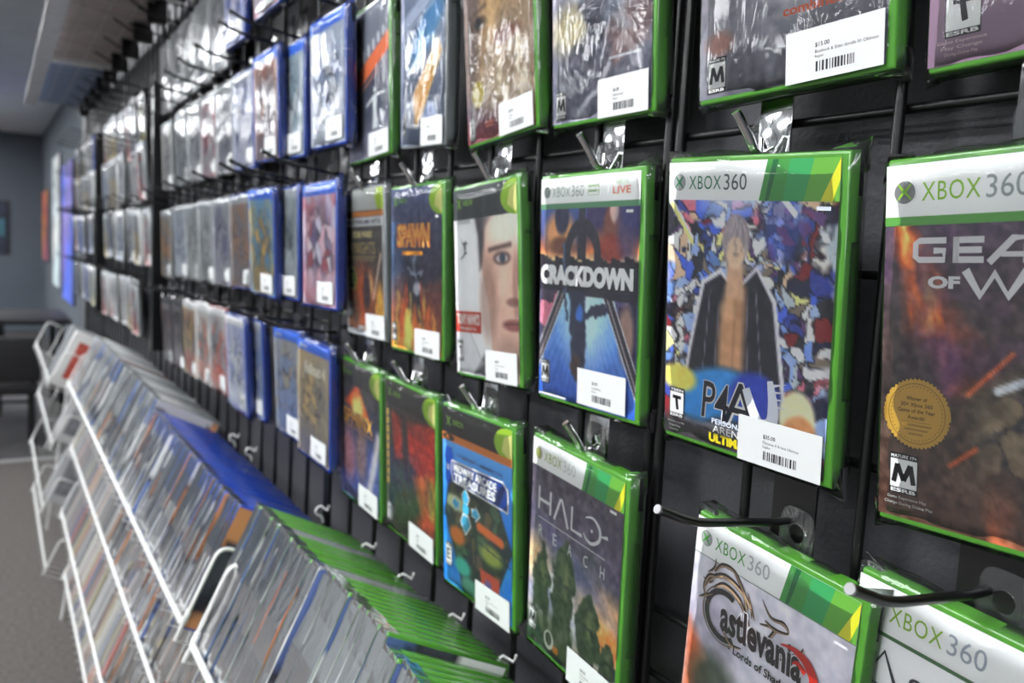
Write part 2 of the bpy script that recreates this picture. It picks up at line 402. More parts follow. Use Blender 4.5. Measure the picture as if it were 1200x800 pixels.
def label_print(parent, lines, W=.061, H=.029, fine=True):
    """price label with its print; returned object sits with origin at its top-left"""
    mb = MB(); mb.box((0, -.00035, -H), (W, 0, 0), PAPER); lb = mb.build('price_label', parent)
    if fine:
        p = Print(W, H); p.layer = 4; p.text(lines[0], W*.32, H*.3, .0028, (40, 40, 44), bold=.01)
        p.text(lines[1], W*.32, H*.44, .0018, (60, 60, 64)); p.text(lines[2], W*.32, H*.54, .0018, (60, 60, 64))
        x = W*.33; rs = random.Random(len(lines[1]))
        while x < W*.72:
            b = rs.choice((.0005, .0008, .0013)); p.rect(x, H*.66, b, .0056, (40, 40, 44)); x += b+rs.choice((.0005, .0007, .0011))
        p.build('label_print', lb)
    return lb
TOPBOX = {}
def place(root, X, yc, Z, roll, pitch, yaw, off):
    """art centre at (X, yc, Z): the root sits at the case's base"""
    M = Matrix.Rotation(R(yaw), 3, 'Z') @ Matrix.Rotation(R(pitch), 3, 'X') @ Matrix.Rotation(R(roll), 3, 'Y')
    root.matrix_world = Matrix.Translation(Vector((X, yc, Z+EYE))+M @ Vector(off)) @ M.to_4x4()
def hang_case(spec):
    """spec: X, yc, Z, roll, pitch, yaw, plast, art mesh, print fn, label"""
    Wc, Hc, Dc = .135, spec.get('H', .19), .014
    root = empty('game_case', label=spec['label'], cat='game case', group=spec.get('group'))
    place(root, spec['X'], spec['y'], spec['Z'], spec['roll'], spec['pitch'], spec['yaw'], (.003, .007, -Hc/2))
    link('case_shell', shell_mesh(spec['plast'], Wc, Hc, Dc), root)
    aw, ah = .129, Hc-.007
    cs = link('cover_sheet', spec['art'], root); cs.location = (-.0672, -Dc/2-.00012, Hc-.0035)
    if spec.get('prt'):
        p = Print(aw, ah); spec['prt'](p); p.build('cover_lettering', cs)
    if spec.get('price'):
        lb = label_print(root, spec['price']); dx, dz = spec.get('lboff', (0, 0)); lb.location = (.0615-.061+dx, -Dc/2-.0024, .0018+.029+dz)
        lb.rotation_euler = (0, R(spec.get('lbrot', 0)), 0)
    link('plastic_sleeve', sleeve_mesh(Wc, Hc, Dc, spec.get('seed', 1)), root)
    tb = link('hang_tab', tab_mesh(), root); tb.location = (spec.get('tabx', 0), Dc/2+.0018, Hc-.004)
    return root
# ---------------------------------------------------------------- printed covers
WH = (240, 241, 239)
def h360(p, xc=(52, 140, 70), n=(110, 116, 114), swoosh=True, line=None, ball=(168, 172, 170), h=.0238, big=1.):
    keep = p.mb; p.mb = p.head
    p.rect(0, 0, .129, h, WH); p.layer += 1
    if swoosh:
        p.poly([(.080, 0), (.129, 0), (.129, h), (.0745, h)], (70, 150, 70)); p.layer += 1
        p.poly([(.084, 0), (.088, 0), (.0815, h), (.079, h)], (36, 105, 60))
        p.poly([(.096, 0), (.112, 0), (.106, h), (.0915, h)], (60, 160, 92))
        p.poly([(.112, 0), (.129, 0), (.129, h), (.106, h)], (104, 172, 64)); p.layer += 1
        p.poly([(.129, 0), (.129, .012), (.125, h), (.117, h)], (214, 214, 50)); p.layer -= 2
    p.orb(.0095*big, h*.53, .0052*big, ball=ball, xc=xc)
    p.xbox(.018*big, h*.36, .047*big, .0085*big, xc, n)
    if line: p.rect(0, h, .129, line[0], line[1])
    p.layer += 1; p.mb = keep
def hxb(p, c=(44, 46, 44), h=.030):
    keep = p.mb; p.mb = p.head
    p.rect(0, 0, .129, h, c); p.layer += 1
    p.poly([(.129, 0)]+[(.129-.030*math.sin(a), .014-.030*math.cos(a)*.9 if False else max(0, .015-.0165*math.cos(a))) for a in [k*math.pi/10 for k in range(0, 11)]]+[(.129, h)], (150, 190, 50)); p.layer += 1
    p.poly([(.129, .004), (.116, .009), (.112, .022), (.129, .0295)], (214, 216, 130)); p.layer -= 1
    p.stroke([(.009, .0095), (.0125, .0135), (.016, .0185)], [.0022, .0016, .0022], (140, 196, 60), 0)
    p.stroke([(.0165, .0090), (.0125, .0135), (.009, .0190)], [.0012, .0022, .0012], (140, 196, 60), 0)
    p.text('XBOX', .0205, .0110, .0055, (140, 196, 60), w=.022); p.layer += 1; p.mb = keep

def art_persona():
    c = Cv((58, 74, 150), seed=3); c.grad((80, 110, 210), (60, 60, 90), 0, 1)
    pal = [(226, 230, 240), (120, 150, 220), (236, 226, 214), (70, 100, 200), (52, 66, 150), (30, 32, 60), (214, 214, 222), (150, 172, 214), (206, 178, 150), (120, 34, 40), (230, 214, 140), (90, 60, 110), (36, 40, 50), (88, 120, 176), (200, 110, 130), (120, 108, 96), (38, 38, 44), (180, 190, 196)]
    c.cells(420, pal, .010, warp=.09); c.cells(300, pal, .008, region=np.clip((c.noise(5)-.5)*12, 0, 1), warp=.06)
    c.mix(c.el(.40, .06, .22, .12, .7)*.75, (196, 206, 240)); c.mix(c.el(.72, .20, .10, .13, .4)*.5, (60, 84, 190))
    for q, w_, k in (((.55, 0), (.78, .17), .03), ((.0, .12), (.16, .26), .03)): c.mix(c.ln(q, w_, k), (220, 224, 232))
    c.mix(c.ln((.02, .14), (.17, .28), .02), (228, 214, 130))
    coat = c.pg([(.26, .42), (.36, .38), (.46, .44), (.58, .36), (.68, .46), (.74, .72), (.78, .92), (.12, .92), (.18, .66)], .012)
    c.mix(c.pg([(.24, .41), (.36, .36), (.46, .43), (.58, .34), (.70, .45), (.76, .70), (.80, .94), (.10, .94), (.16, .66)], .008), (214, 210, 222)); c.mix(coat, (34, 34, 44))
    c.mix(c.pg([(.40, .42), (.52, .42), (.52, .72), (.36, .74), (.36, .56)], .05)*.9, (206, 158, 116))
    c.mix(c.pg([(.40, .34), (.50, .34), (.51, .46), (.40, .46)], .02), (196, 160, 130)); c.mix(c.el(.45, .26, .085, .085, .12), (150, 138, 142)); c.mix(c.el(.45, .305, .055, .055, .25), (206, 180, 154)); c.mix(c.el(.455, .31, .02, .006, .6)*.5, (120, 96, 90)); c.warp(.035, 12); [c.mix(c.ln((.45+.008*k, .19), (.385+.024*k, .275+.016*(k % 3)), .006, .016)*.55, (206, 198, 204) if k % 2 else (92, 84, 92)) for k in range(-1, 7)]; c.unwarp(); c.mix(c.ln((.46, .46), (.455, .70), .006, .02)*.5, (120, 84, 60)); c.mix(c.el(.41, .50, .05, .03, .8)*.5, (228, 190, 150)); c.mix(c.el(.49, .50, .04, .03, .8)*.4, (150, 108, 80)); [c.mix(c.ln(a, b, .007, .004), (96, 96, 110)) for a, b in (((.30, .44), (.24, .90)), ((.58, .42), (.66, .90)), ((.36, .46), (.34, .72)), ((.53, .44), (.55, .74)))]; c.cells(26, [(230, 232, 240), (90, 130, 200), (206, 180, 160), (40, 40, 60), (180, 60, 60)], .02, region=np.clip((c.noise(3)-.62)*10, 0, 1)*(np.abs(c.U-.45) > .32), warp=.12)
    c.cells(60, [(90, 60, 44), (60, 44, 40), (140, 96, 50), (34, 30, 34)], .015, region=c.el(.42, .77, .2, .06, .6))
    c.mix(c.el(.22, .84, .16, .09, .3), (52, 140, 206)); c.mix(c.el(.42, .80, .26, .09, .3), (52, 140, 206)); c.mix(c.el(.60, .80, .16, .10, .25), (42, 66, 170))
    c.mix(c.el(.84, .82, .10, .09, .25), (230, 220, 180)); c.mix(c.el(.86, .87, .09, .06, .3), (210, 150, 100))
    c.grad((0, 0, 0), (48, 44, 48), 0, 1, region=np.clip((c.V-.90)*18, 0, 1)); c.mix(c.el(.10, .78, .12, .05, .4), (226, 206, 100)); c.grain(.05)
    return c
def prt_persona(p):
    h360(p, xc=(40, 120, 80), n=(90, 98, 98)); p.layer += 2
    B = (26, 28, 40)
    p.text('P4', .034, .1395, .026, WH, w=.024, bold=.035, shear=.1); p.text('A', .052, .1360, .030, WH, w=.030, bold=.035); p.layer += 1
    p.text('P4', .0345, .140, .025, B, w=.023, bold=.005, shear=.1); p.text('A', .053, .137, .028, B, w=.028, bold=.0); p.layer += 1
    p.stroke([(.071, .139), (.077, .152), (.083, .160), (.091, .157), (.092, .146), (.089, .131)], [.006, .007, .0085, .0085, .0075, .004], (232, 236, 246))
    p.layer += 1
    for k in range(4): p.stroke([(.090, .134+.004*k), (.101, .131+.005*k)], [.0022, .0002], (232, 236, 246), 0)
    p.text('PERSONA 4', .044, .1640, .0036, (226, 236, 250), w=.030, bold=.02)
    p.text('ARENA', .045, .1685, .0048, WH, w=.028)
    p.text('ULTIMAX', .042, .1740, .0062, (224, 206, 40), w=.036, bold=.06)
    p.rating(.0055, .150, 'T', .0135, .021)
    for k, t in enumerate(('Game Experience May', 'Change During', 'Online Play')): p.text(t, .004+.001*k, .1735+.0028*k, .0016, (190, 190, 190))
    p.rect(.1155, .0265, .009, .0022, (200, 206, 220))

def art_crack():
    c = Cv((40, 46, 70), seed=5); c.grad((70, 110, 190), (60, 40, 60), 0, .4, region=(c.U < .5))
    c.grad((60, 44, 84), (52, 50, 96), 0, .4, region=(c.U >= .5))
    fire = np.clip(1-np.abs(c.V-.33-.05*np.sin(c.U*6))/.09, 0, 1); c.mix(fire*.9, (216, 120, 60)); c.mix(np.clip(1-np.abs(c.V-.36)/.04, 0, 1), (232, 200, 150))
    c.mix(c.el(.22, .25, .16, .10, .5), (206, 150, 100)); c.mix(c.el(.24, .17, .08, .08, .3), (46, 46, 70)); c.mix(c.el(.23, .30, .12, .04, .5)*.8, (90, 50, 40))
    c.mix(c.el(.76, .22, .09, .10, .4), (120, 70, 60)); c.mix(c.el(.75, .31, .13, .06, .4), (140, 60, 50)); c.mix(c.el(.77, .15, .04, .05, .4), (200, 170, 160)); c.mix(c.el(.90, .2, .1, .16, .6)*.7, (56, 58, 110))
    for k in range(24):
        x = (k+.5)/24; hgt = .34+.03*((k*37) % 7)/7; c.mix(c.pg([(x-.022, hgt), (x+.022, hgt), (x+.022, .40), (x-.022, .40)], .004), (34, 30, 40))
    c.mix(c.el(.46, .34, .19, .16, .03)*(1-c.el(.46, .35, .125, .105, .04)), (44, 42, 54)); c.mix(c.pg([(.42, .08), (.49, .08), (.50, .36), (.41, .36)]), (44, 42, 54))
    low = (c.V > .5); c.grad((150, 200, 236), (40, 84, 176), .5, 1, region=low.astype(float))
    rays = .5+.5*np.sin(np.arctan2(c.U-.5, c.V-.45)*60+3*c.noise(6)); c.mix(low*rays*.3*np.clip((c.V-.5)*3, 0, 1), (30, 70, 160)); c.mix(c.el(.5, .62, .2, .2, 1.2)*low*.7, (214, 236, 250))
    L = c.pg([(0, .5), (.22, .5), (.08, .74), (0, .88)]); c.cells(40, [(150, 70, 110), (90, 60, 90), (190, 110, 130), (60, 50, 70)], .01, region=L)
    Rr = c.pg([(.78, .5), (1, .5), (1, .92), (.92, .78)]); c.cells(24, [(60, 56, 96), (84, 74, 120), (48, 44, 70), (180, 140, 120)], .01, region=Rr); c.mix(c.el(.90, .66, .07, .12, .5), (150, 120, 110))
    for a, b in (((.30, .46), (-.03, .84)), ((.68, .46), (1.03, .90))):
        c.mix(c.ln(a, b, .085), (228, 232, 240)); c.mix(c.ln(a, b, .07), (52, 48, 58)); c.mix(c.ln((a[0], a[1]+.01), (b[0], b[1]+.01), .012), (150, 140, 140))
    c.mix(c.pg([(0, .385), (1, .385), (1, .53), (0, .50)]), (38, 36, 48))
    c.warp(.03, 14); c.mix(c.el(.43, .66, .085, .12, .15), (40, 44, 64)); c.mix(c.pg([(.34, .50), (.50, .50), (.52, .72), (.48, .92), (.38, .90), (.34, .70)], .02), (44, 48, 68)); c.mix(c.ln((.5, .6), (.72, .56), .05), (52, 54, 74)); c.mix(c.ln((.31, .62), (.27, .30), .03), (70, 84, 110)); c.mix(c.el(.40, .83, .06, .06, .3), (70, 52, 46)); c.mix(c.el(.45, .6, .04, .03, .4), (60, 110, 190)); c.unwarp()
    c.grain(.05); return c
def prt_crack(p):
    h360(p, xc=(150, 168, 150), n=(150, 160, 150), swoosh=False, h=.0205, line=(.0045, (96, 150, 110)), big=.93, ball=(130, 140, 136)); p.layer += 1
    p.ring(.0735, .0105, .0064, .0068, (140, 170, 120), 4, math.pi/4, math.pi/4+2*math.pi, sx=1.45)
    for k in range(2): p.rect(.067, .0075+.0038*k, .0135, .0016, (150, 180, 130))
    p.text('XBOX', .100, .0045, .0042, (150, 185, 140), w=.016); p.text('LIVE', .0975, .0098, .0056, (226, 120, 80), w=.021, bold=.01)
    p.text('CRACKDOWN', .0020, .0715, .0170, (24, 24, 30), w=.123, bold=.08); p.layer += 1
    p.text('CRACKDOWN', .0012, .0706, .0168, (240, 240, 240), w=.123, bold=.07, spacing=.96)
    p.rating(.004, .152, 'M', .0125, .020); p.rect(.114, .0275, .008, .0022, WH); p.rect(.001, .1808, .040, .0014, WH)

def art_hawk():
    c = Cv((232, 232, 230), seed=7); c.mix(c.pg([(.34, 0), (1, 0), (1, 1), (.68, 1), (.60, .84), (.56, .62), (.46, .44), (.42, .28), (.36, .16)], .012), (212, 178, 160))
    c.mix(c.pg([(.32, .03), (.62, .02), (.66, .14), (.52, .22), (.46, .42), (.42, .44), (.40, .26), (.34, .14)], .05), (72, 66, 70)); c.mix(c.el(.62, .06, .5, .10, .5), (84, 84, 98))
    c.mix(c.el(.82, .20, .26, .14, .8)*.9, (240, 214, 200)); c.mix(c.el(.78, .45, .2, .12, .9)*.6, (224, 190, 170)); c.mix(c.el(.55, .6, .14, .22, .7)*.6, (142, 108, 94))
    c.mix(c.ln((.58, .335), (.90, .315), .03, .03), (82, 62, 58)); c.mix(c.el(.77, .38, .13, .035, .4), (112, 84, 78)); c.mix(c.el(.77, .382, .085, .02, .3), (190, 180, 180)); c.mix(c.el(.78, .38, .045, .024, .3), (60, 70, 84))
    c.mix(c.el(.97, .52, .05, .16, .7)*.6, (150, 110, 98)); c.mix(c.el(.93, .60, .10, .022, .5)*.8, (120, 80, 72)); c.mix(c.el(.93, .715, .16, .03, .5), (150, 92, 86)); c.mix(c.ln((.80, .712), (1, .705), .01, .01), (84, 52, 50)); c.mix(c.el(.86, .86, .2, .08, .8)*.5, (150, 116, 104))
    c.mix(c.pg([(.0, 1), (.30, .86), (.45, .92), (.52, 1)], .01)*.0, (90, 90, 92)); c.mix(c.pg([(.28, 1), (.50, .86), (.66, .9), (.70, 1)], .006), (92, 92, 94)); c.mix(c.ln((.24, .77), (.46, .94), .008), (110, 100, 90))
    c.mix(c.pg([(0, .80), (.25, .77), (.46, .93), (.28, 1), (0, 1)], .01)*.6, (176, 178, 182))
    c.grain(.02); return c
def prt_hawk(p):
    hxb(p, (66, 70, 70)); p.layer += 1
    p.rect(0, .030, .036, .004, (212, 212, 210)); K = (44, 44, 46)   # small airborne figure with board, seen as a silhouette
    p.stroke([(.019, .052), (.024, .057), (.023, .063)], [.002, .0034, .002], K); p.stroke([(.021, .055), (.031, .053)], [.0014, .0006], K, 0); p.stroke([(.0235, .056), (.016, .0485)], [.0012, .0006], K, 0)
    p.ell(.0255, .0525, .0016, .0018, K, 12); p.stroke([(.014, .069), (.023, .064), (.029, .0625)], [.0012, .0018, .001], K)
    p.rect(.001, .1205, .055, .021, (206, 66, 44)); p.layer += 1
    p.text("TONY HAWK'S", .003, .1225, .0115, (236, 230, 222), w=.050, bold=.05); p.text('PROJECT 8', .010, .1363, .0036, (236, 230, 222), w=.035, bold=.03)
    p.rating(.004, .150, 'T', .0115, .021)

def art_spawn():
    c = Cv((50, 54, 84), seed=9); c.grad((66, 74, 104), (36, 32, 50), 0, .5); n = c.noise(5, warp=.3)
    c.mix(np.clip((.35-c.U)*3, 0, 1)*n*(c.V > .2)*1.1, (84, 130, 176)); c.mix(np.clip((c.V-.52)*2.6+.6*(n-.5), 0, 1), (190, 84, 40)); c.mix(np.clip((c.V-.72)*3+.9*(n-.5)-.3*np.abs(c.U-.3), 0, 1), (238, 190, 70))
    c.mix(np.clip((c.V-.5)*3, 0, 1)*np.clip((c.U-.6)*3, 0, 1)*n, (96, 40, 40)); c.warp(.04, 12); c.mix(c.pg([(.34, .5), (.42, .40), (.54, .40), (.62, .52), (.62, .66), (.68, .86), (.56, .82), (.48, .68), (.40, .84), (.28, .88), (.36, .68)], .03), (32, 32, 46))
    c.mix(c.el(.46, .43, .09, .05, .4), (58, 64, 84)); c.unwarp()
    c.warp(.05, 14); c.mix(c.ln((.34, .50), (.64, .52), .03, .02)*.8, (150, 160, 180)); c.mix(c.ln((.48, .42), (.50, .60), .02, .02)*.8, (176, 186, 204)); c.mix(c.el(.52, .62, .06, .05, .6)*.8, (190, 190, 196)); c.unwarp()
    c.warp(.06, 7)
    for k in range(9): c.mix(c.ln((.08+.10*k, 1.0), (.14+.09*k, .66+.05*(k % 3)), .045, .05)*.75, [(250, 206, 84), (232, 120, 44), (246, 180, 64)][k % 3])
    c.mix(c.ln((.34, .62), (.18, .92), .03, .03), (190, 70, 40)); c.mix(c.ln((.60, .62), (.72, .92), .03, .03), (190, 70, 40)); c.mix(c.el(.36, .88, .10, .12, .8), (252, 220, 110)); c.unwarp()
    c.grain(.1); return c
def prt_spawn(p):
    hxb(p, (60, 66, 84), .0); p.layer += 1
    for (dx, col, b) in ((0, (206, 66, 40), .11), (0, (250, 206, 100), .05), (0, (190, 84, 40), -.015)):
        p.text('SPAWN', .017, .0395, .027, col, w=.085, bold=b, shear=.0, taper=.0); p.layer += 1
    p.rect(.032, .0705, .052, .0045, (214, 140, 40)); p.rating(.003, .153, 'M', .012, .022); p.rect(.116, .0325, .006, .0022, WH)

def art_kotor():
    c = Cv((60, 52, 44), seed=11); c.grad((58, 54, 52), (70, 44, 30), .2, 1); n = c.noise(6, warp=.3)
    c.mix(np.clip((c.V-.55)*2+n-.5, 0, 1)*.8, (160, 92, 40)); c.mix(c.el(.88, .85, .12, .2, .6), (226, 170, 60)); c.mix(c.el(.45, .75, .3, .22, .8)*.8, (196, 92, 40)); c.mix(c.el(.62, .66, .08, .08, .8), (244, 190, 120))
    c.mix(c.ln((.92, .44), (.72, .74), .03, .02), (226, 170, 130)); c.mix(c.ln((.92, .44), (.72, .74), .012), (250, 236, 220))
    c.mix(c.el(.55, .70, .1, .14, .6), (56, 36, 30)); c.mix(c.el(.25, .82, .1, .12, .6)*.7, (90, 60, 44)); c.grain(.14); 
    c.mix((np.abs(c.U-.5) > .475).astype(float), (190, 192, 194)); c.mix((c.V > .965).astype(float), (190, 192, 194)); return c
def prt_kotor(p):
    p.rect(0, 0, .129, .026, (178, 180, 176)); p.layer += 1
    p.poly([(.129, 0), (.110, 0), (.103, .010), (.106, .022), (.112, .026), (.129, .026)], (160, 186, 50))
    p.stroke([(.009, .009), (.0145, .018)], .0018, (110, 130, 60), 0); p.stroke([(.0145, .009), (.009, .018)], .0018, (110, 130, 60), 0)
    p.rect(.024, .027, .105, .0065, (206, 130, 54)); p.rect(0, .0345, .129, .011, (206, 208, 210)); p.layer += 1
    p.text('PLATINUM HITS', .006, .0372, .0058, (60, 62, 66), w=.115, bold=.03)
    p.text('STAR WARS', .026, .0515, .0085, (210, 196, 140), w=.066, bold=.06); p.text('KNIGHTS', .020, .0655, .0145, (196, 176, 110), w=.082)
    p.rect(.018, .083, .086, .0014, (170, 150, 100)); p.text('OF THE OLD REPUBLIC', .022, .0855, .0038, (190, 170, 120), w=.078)
    p.ring(.020, .112, .013, .0155, (150, 176, 60)); p.ell(.020, .112, .0128, .0128, (40, 48, 36)); p.layer += 1
    for k in range(3): p.rect(.011, .106+.005*k, .018, .002, (150, 176, 60))
    p.rating(.006, .141, 'T', .012, .021); p.rect(.040, .172, .02, .004, WH)

def art_halo():
    c = Cv((64, 58, 66), seed=13); c.grad((62, 56, 62), (84, 76, 96), 0, .42); n = c.noise(4, warp=.4)
    sky = np.clip((c.V-.40-.18*c.U)*5, 0, 1); c.mix(sky*.9, (150, 150, 178)); c.mix(sky*np.clip((n-.45)*3, 0, 1), (236, 236, 244))
    c.mix(c.el(.92, .66, .3, .13, .9)*.95, (238, 190, 130)); c.mix(c.el(.98, .73, .2, .07, .8), (232, 140, 70)); c.mix(c.el(.05, .58, .2, .1, .9)*.8, (230, 184, 130))
    c.mix(np.clip((c.V-.74)*5, 0, 1), (196, 186, 150)); c.mix(c.el(.55, .5, .5, .05, .9, .4)*.5, (96, 96, 150))
    G = (50, 62, 44); c.warp(.05, 12)
    for (x, y, w_, h_) in ((.16, .66, .10, .16), (.42, .64, .13, .22), (.70, .74, .12, .16), (.90, .84, .09, .12)):
        c.mix(c.el(x, y, w_, h_, .12), G); c.mix(c.el(x+.01, y-h_*.95, w_*.36, h_*.2, .3), G); c.mix(c.ln((x-w_*.5, y+h_*.6), (x-w_*.7, y+h_*1.5), w_*.5, .02), G); c.mix(c.ln((x+w_*.4, y+h_*.6), (x+w_*.6, y+h_*1.5), w_*.5, .02), G)
        c.mix(c.el(x+.02, y-h_*.2, w_*.35, h_*.35, .9)*.6, (120, 126, 84)); c.mix(c.ln((x-w_*.9, y-h_*.25), (x+w_*.9, y-h_*.1), .03, .02), (40, 48, 38))
    c.unwarp()
    c.mix(np.clip((c.V-.80-.1*(n-.5)+.12*c.U-.02)*8, 0, 1)*(c.U < .55), (62, 76, 50)); c.mix(c.pg([(0, .86), (.5, .99), (.5, 1.02), (0, 1.02)], .01), (46, 66, 50)); c.grain(.14); return c
def prt_halo(p):
    h360(p, xc=(150, 170, 60), n=(196, 198, 196), ball=(170, 172, 120), h=.0235); p.layer += 1; W = (222, 222, 224)
    for q in ([(.013, .040), (.013, .060)], [(.031, .040), (.031, .060)], [(.013, .051), (.031, .051)]): p.stroke(q, .0027, W, 0)
    p.stroke([(.037, .061), (.046, .041), (.048, .041), (.058, .062)], .0027, W, 0); p.stroke([(.063, .041), (.063, .060), (.078, .060)], .0027, W, 0)
    p.stroke([(.082, .043), (.092, .0405), (.101, .046), (.101, .055), (.092, .061), (.084, .060), (.080, .056)], [.001, .0022, .003, .003, .0028, .002, .001], W); p.ell(.091, .051, .0014, .0014, W, 12); p.stroke([(.103, .051), (.112, .049)], [.001, .003], W, 0)
    p.rect(.013, .0665, .096, .0007, W)
    for k, t in enumerate('REACH'): p.text(t, .014+.0225*k, .0735, .0095, W, bold=.0, w=.0058)
    p.rating(.003, .150, 'M', .0125, .021); p.ell(.036, .169, .0075, .0085, (226, 226, 214)); p.layer += 1; p.ell(.036, .168, .005, .006, (70, 80, 60)); p.rect(.043, .170, .008, .006, (214, 130, 40)); p.rect(.113, .0255, .008, .0022, WH)

def art_midway():
    c = Cv((44, 128, 206), seed=15); c.grad((96, 160, 222), (30, 120, 206), .1, .6); n = c.noise(8)
    c.mix(np.clip(n-.4, 0, 1)*(c.V > .7), (80, 190, 230))
    hx = c.pg([(.12, .40), (.78, .40), (.98, .62), (.80, .86), (.70, 1.0), (.36, 1.0), (.24, .86), (.03, .60)], .006)
    c.mix(c.pg([(.10, .385), (.80, .385), (1.01, .62), (.82, .87), (.72, 1.02), (.32, 1.02), (.22, .87), (.01, .60)], .006), (24, 40, 60)); c.cells(120, [(38, 50, 40), (56, 60, 40), (84, 70, 50), (30, 40, 46), (60, 84, 60)], .02, region=hx)
    c.mix(c.el(.2, .52, .2, .04, .5)*hx, (176, 186, 140)); c.mix(c.ln((.55, .58), (.86, .60), .07, .02), (206, 100, 44)); c.mix(c.el(.22, .70, .12, .05, .5), (190, 100, 40)); c.mix(c.el(.72, .70, .15, .05, .6), (140, 150, 60))
    c.mix(c.el(.30, .86, .12, .05, .5), (60, 170, 150)); c.mix(c.pg([(.56, .80), (.84, .80), (.82, .93), (.60, .93)]), (190, 74, 56)); c.mix(c.el(.68, .87, .05, .03, .4), (110, 90, 150)); c.mix(c.ln((.0, .62), (.98, .70), .012), (26, 34, 40)); c.mix(c.ln((.5, .6), (.5, 1), .014), (26, 34, 40)); c.mix(c.el(.42, .95, .14, .05, .5), (90, 150, 130))
    return c
def prt_midway(p):
    hxb(p, (48, 46, 44), .028); p.layer += 1; p.rect(0, .0265, .129, .0075, (214, 130, 60)); p.layer += 1; p.ell(.013, .0302, .012, .0036, (50, 40, 30)); p.layer += 1; p.text('E', .009, .0285, .0032, (214, 130, 60), w=.008)
    p.poly([(.008, .040), (.019, .040), (.022, .046), (.022, .072), (.012, .080), (.006, .074), (.009, .062), (.005, .052)], (30, 70, 160)); p.rect(.0085, .058, .006, .006, WH)
    p.poly([(.019, .052), (.115, .050), (.124, .056), (.124, .078), (.022, .074), (.018, .066)], WH); p.layer += 1; p.poly([(.0205, .0535), (.114, .0515), (.1225, .057), (.1225, .0765), (.0235, .0725), (.0195, .065)], (34, 60, 130)); p.layer += 1
    p.text('The Best of Arcade Classics', .028, .0425, .0040, (36, 44, 70), w=.086, bold=.01) if False else p.rect(.03, .0435, .084, .0030, (58, 92, 140))
    p.text('MIDWAY ARCADE', .0240, .0545, .0082, WH, w=.080, bold=.035); p.text('TREASURES', .0240, .0640, .0088, WH, w=.078, bold=.035)
    A = (70, 180, 220)
    for (x, y, a) in ((.047, .0835, -90), (.066, .095, 0), (.028, .095, 180), (.047, .110, 90)):
        r = R(a); c_, s_ = math.cos(r), math.sin(r); k = 1.6 if a == 90 else 1.2
        q = [(x+k*(c_*u-s_*v), y+k*(s_*u+c_*v)) for u, v in ((.008, 0), (0, -.007), (0, -.0035), (-.006, -.0035), (-.006, .0035), (0, .0035), (0, .007))]
        p.poly(q, WH); p.layer += 1; p.poly([(x+(a_-x)*.8, y+(b_-y)*.8) for a_, b_ in q], A); p.layer -= 1
    p.ell(.047, .0955, .0062, .0062, A); p.rating(.006, .140, 'E', .0125, .024)

def art_spider():
    c = Cv((52, 46, 44), seed=17); n = c.noise(4, warp=.5); c.mix(c.pg([(.12, .2), (.34, .22), (.36, .48), (.20, .5)], .05), (170, 50, 36)); c.mix(c.pg([(.45, .22), (1, .16), (1, .50), (.72, .55), (.5, .46)], .05), (176, 48, 36))
    c.mix(c.pg([(.55, .55), (1, .46), (1, .80), (.78, .84)], .06), (196, 96, 44)); c.mix(c.el(.94, .64, .06, .12, .6), (214, 190, 60)); c.mix(c.el(.35, .72, .35, .16, .8)*.9, (52, 80, 46)); c.mix(c.el(.85, .84, .2, .08, .8)*.8, (190, 70, 40)); c.mix(np.clip(n-.5, 0, 1)*2*(c.V > .1), (66, 44, 40)); c.mix(c.ln((.4, .2), (.46, .6), .05, .05), (50, 30, 36)); c.grain(.16, 20); return c
def prt_spider(p):
    hxb(p, (56, 54, 50), .029); p.layer += 1
    for k in range(9): p.rect(.0045, .036+.0105*k, .0042, .0075, (204, 176, 70))
    p.rating(.0045, .150, 'T', .013, .024)
def art_sphinx():
    c = Cv((56, 54, 64), seed=19); n = c.noise(5, warp=.4); c.grad((58, 54, 60), (64, 84, 150), .2, .7); c.mix(c.pg([(.46, .13), (.80, .38), (.10, .30)], .05), (206, 84, 30)); c.mix(c.el(.46, .31, .14, .09, .9), (246, 214, 120))
    c.mix(np.clip((c.V-.45)*3, 0, 1)*n*.9, (96, 110, 176)); c.mix(c.el(.2, .68, .2, .2, .8)*.8, (176, 112, 110)); c.mix(c.el(.55, .62, .14, .2, .7)*.8, (150, 110, 90)); c.mix(c.ln((.98, .45), (.70, .95), .12, .08), (228, 216, 220)); c.mix(c.pg([(0, .90), (1, .96), (1, 1), (0, 1)], .04), (60, 60, 90)); c.grain(.16, 18)
    c.mix(c.ln((.10, .12), (.95, .16), .02), (150, 90, 70)); return c
def prt_sphinx(p):
    hxb(p, (64, 62, 62), .029); p.layer += 1; p.text('SPHINX', .012, .062, .020, (110, 50, 24), w=.098, bold=.06); p.layer += 1; p.text('SPHINX', .012, .062, .020, (232, 176, 84), w=.098, bold=.01); p.rect(.010, .0845, .103, .0014, (206, 150, 90))

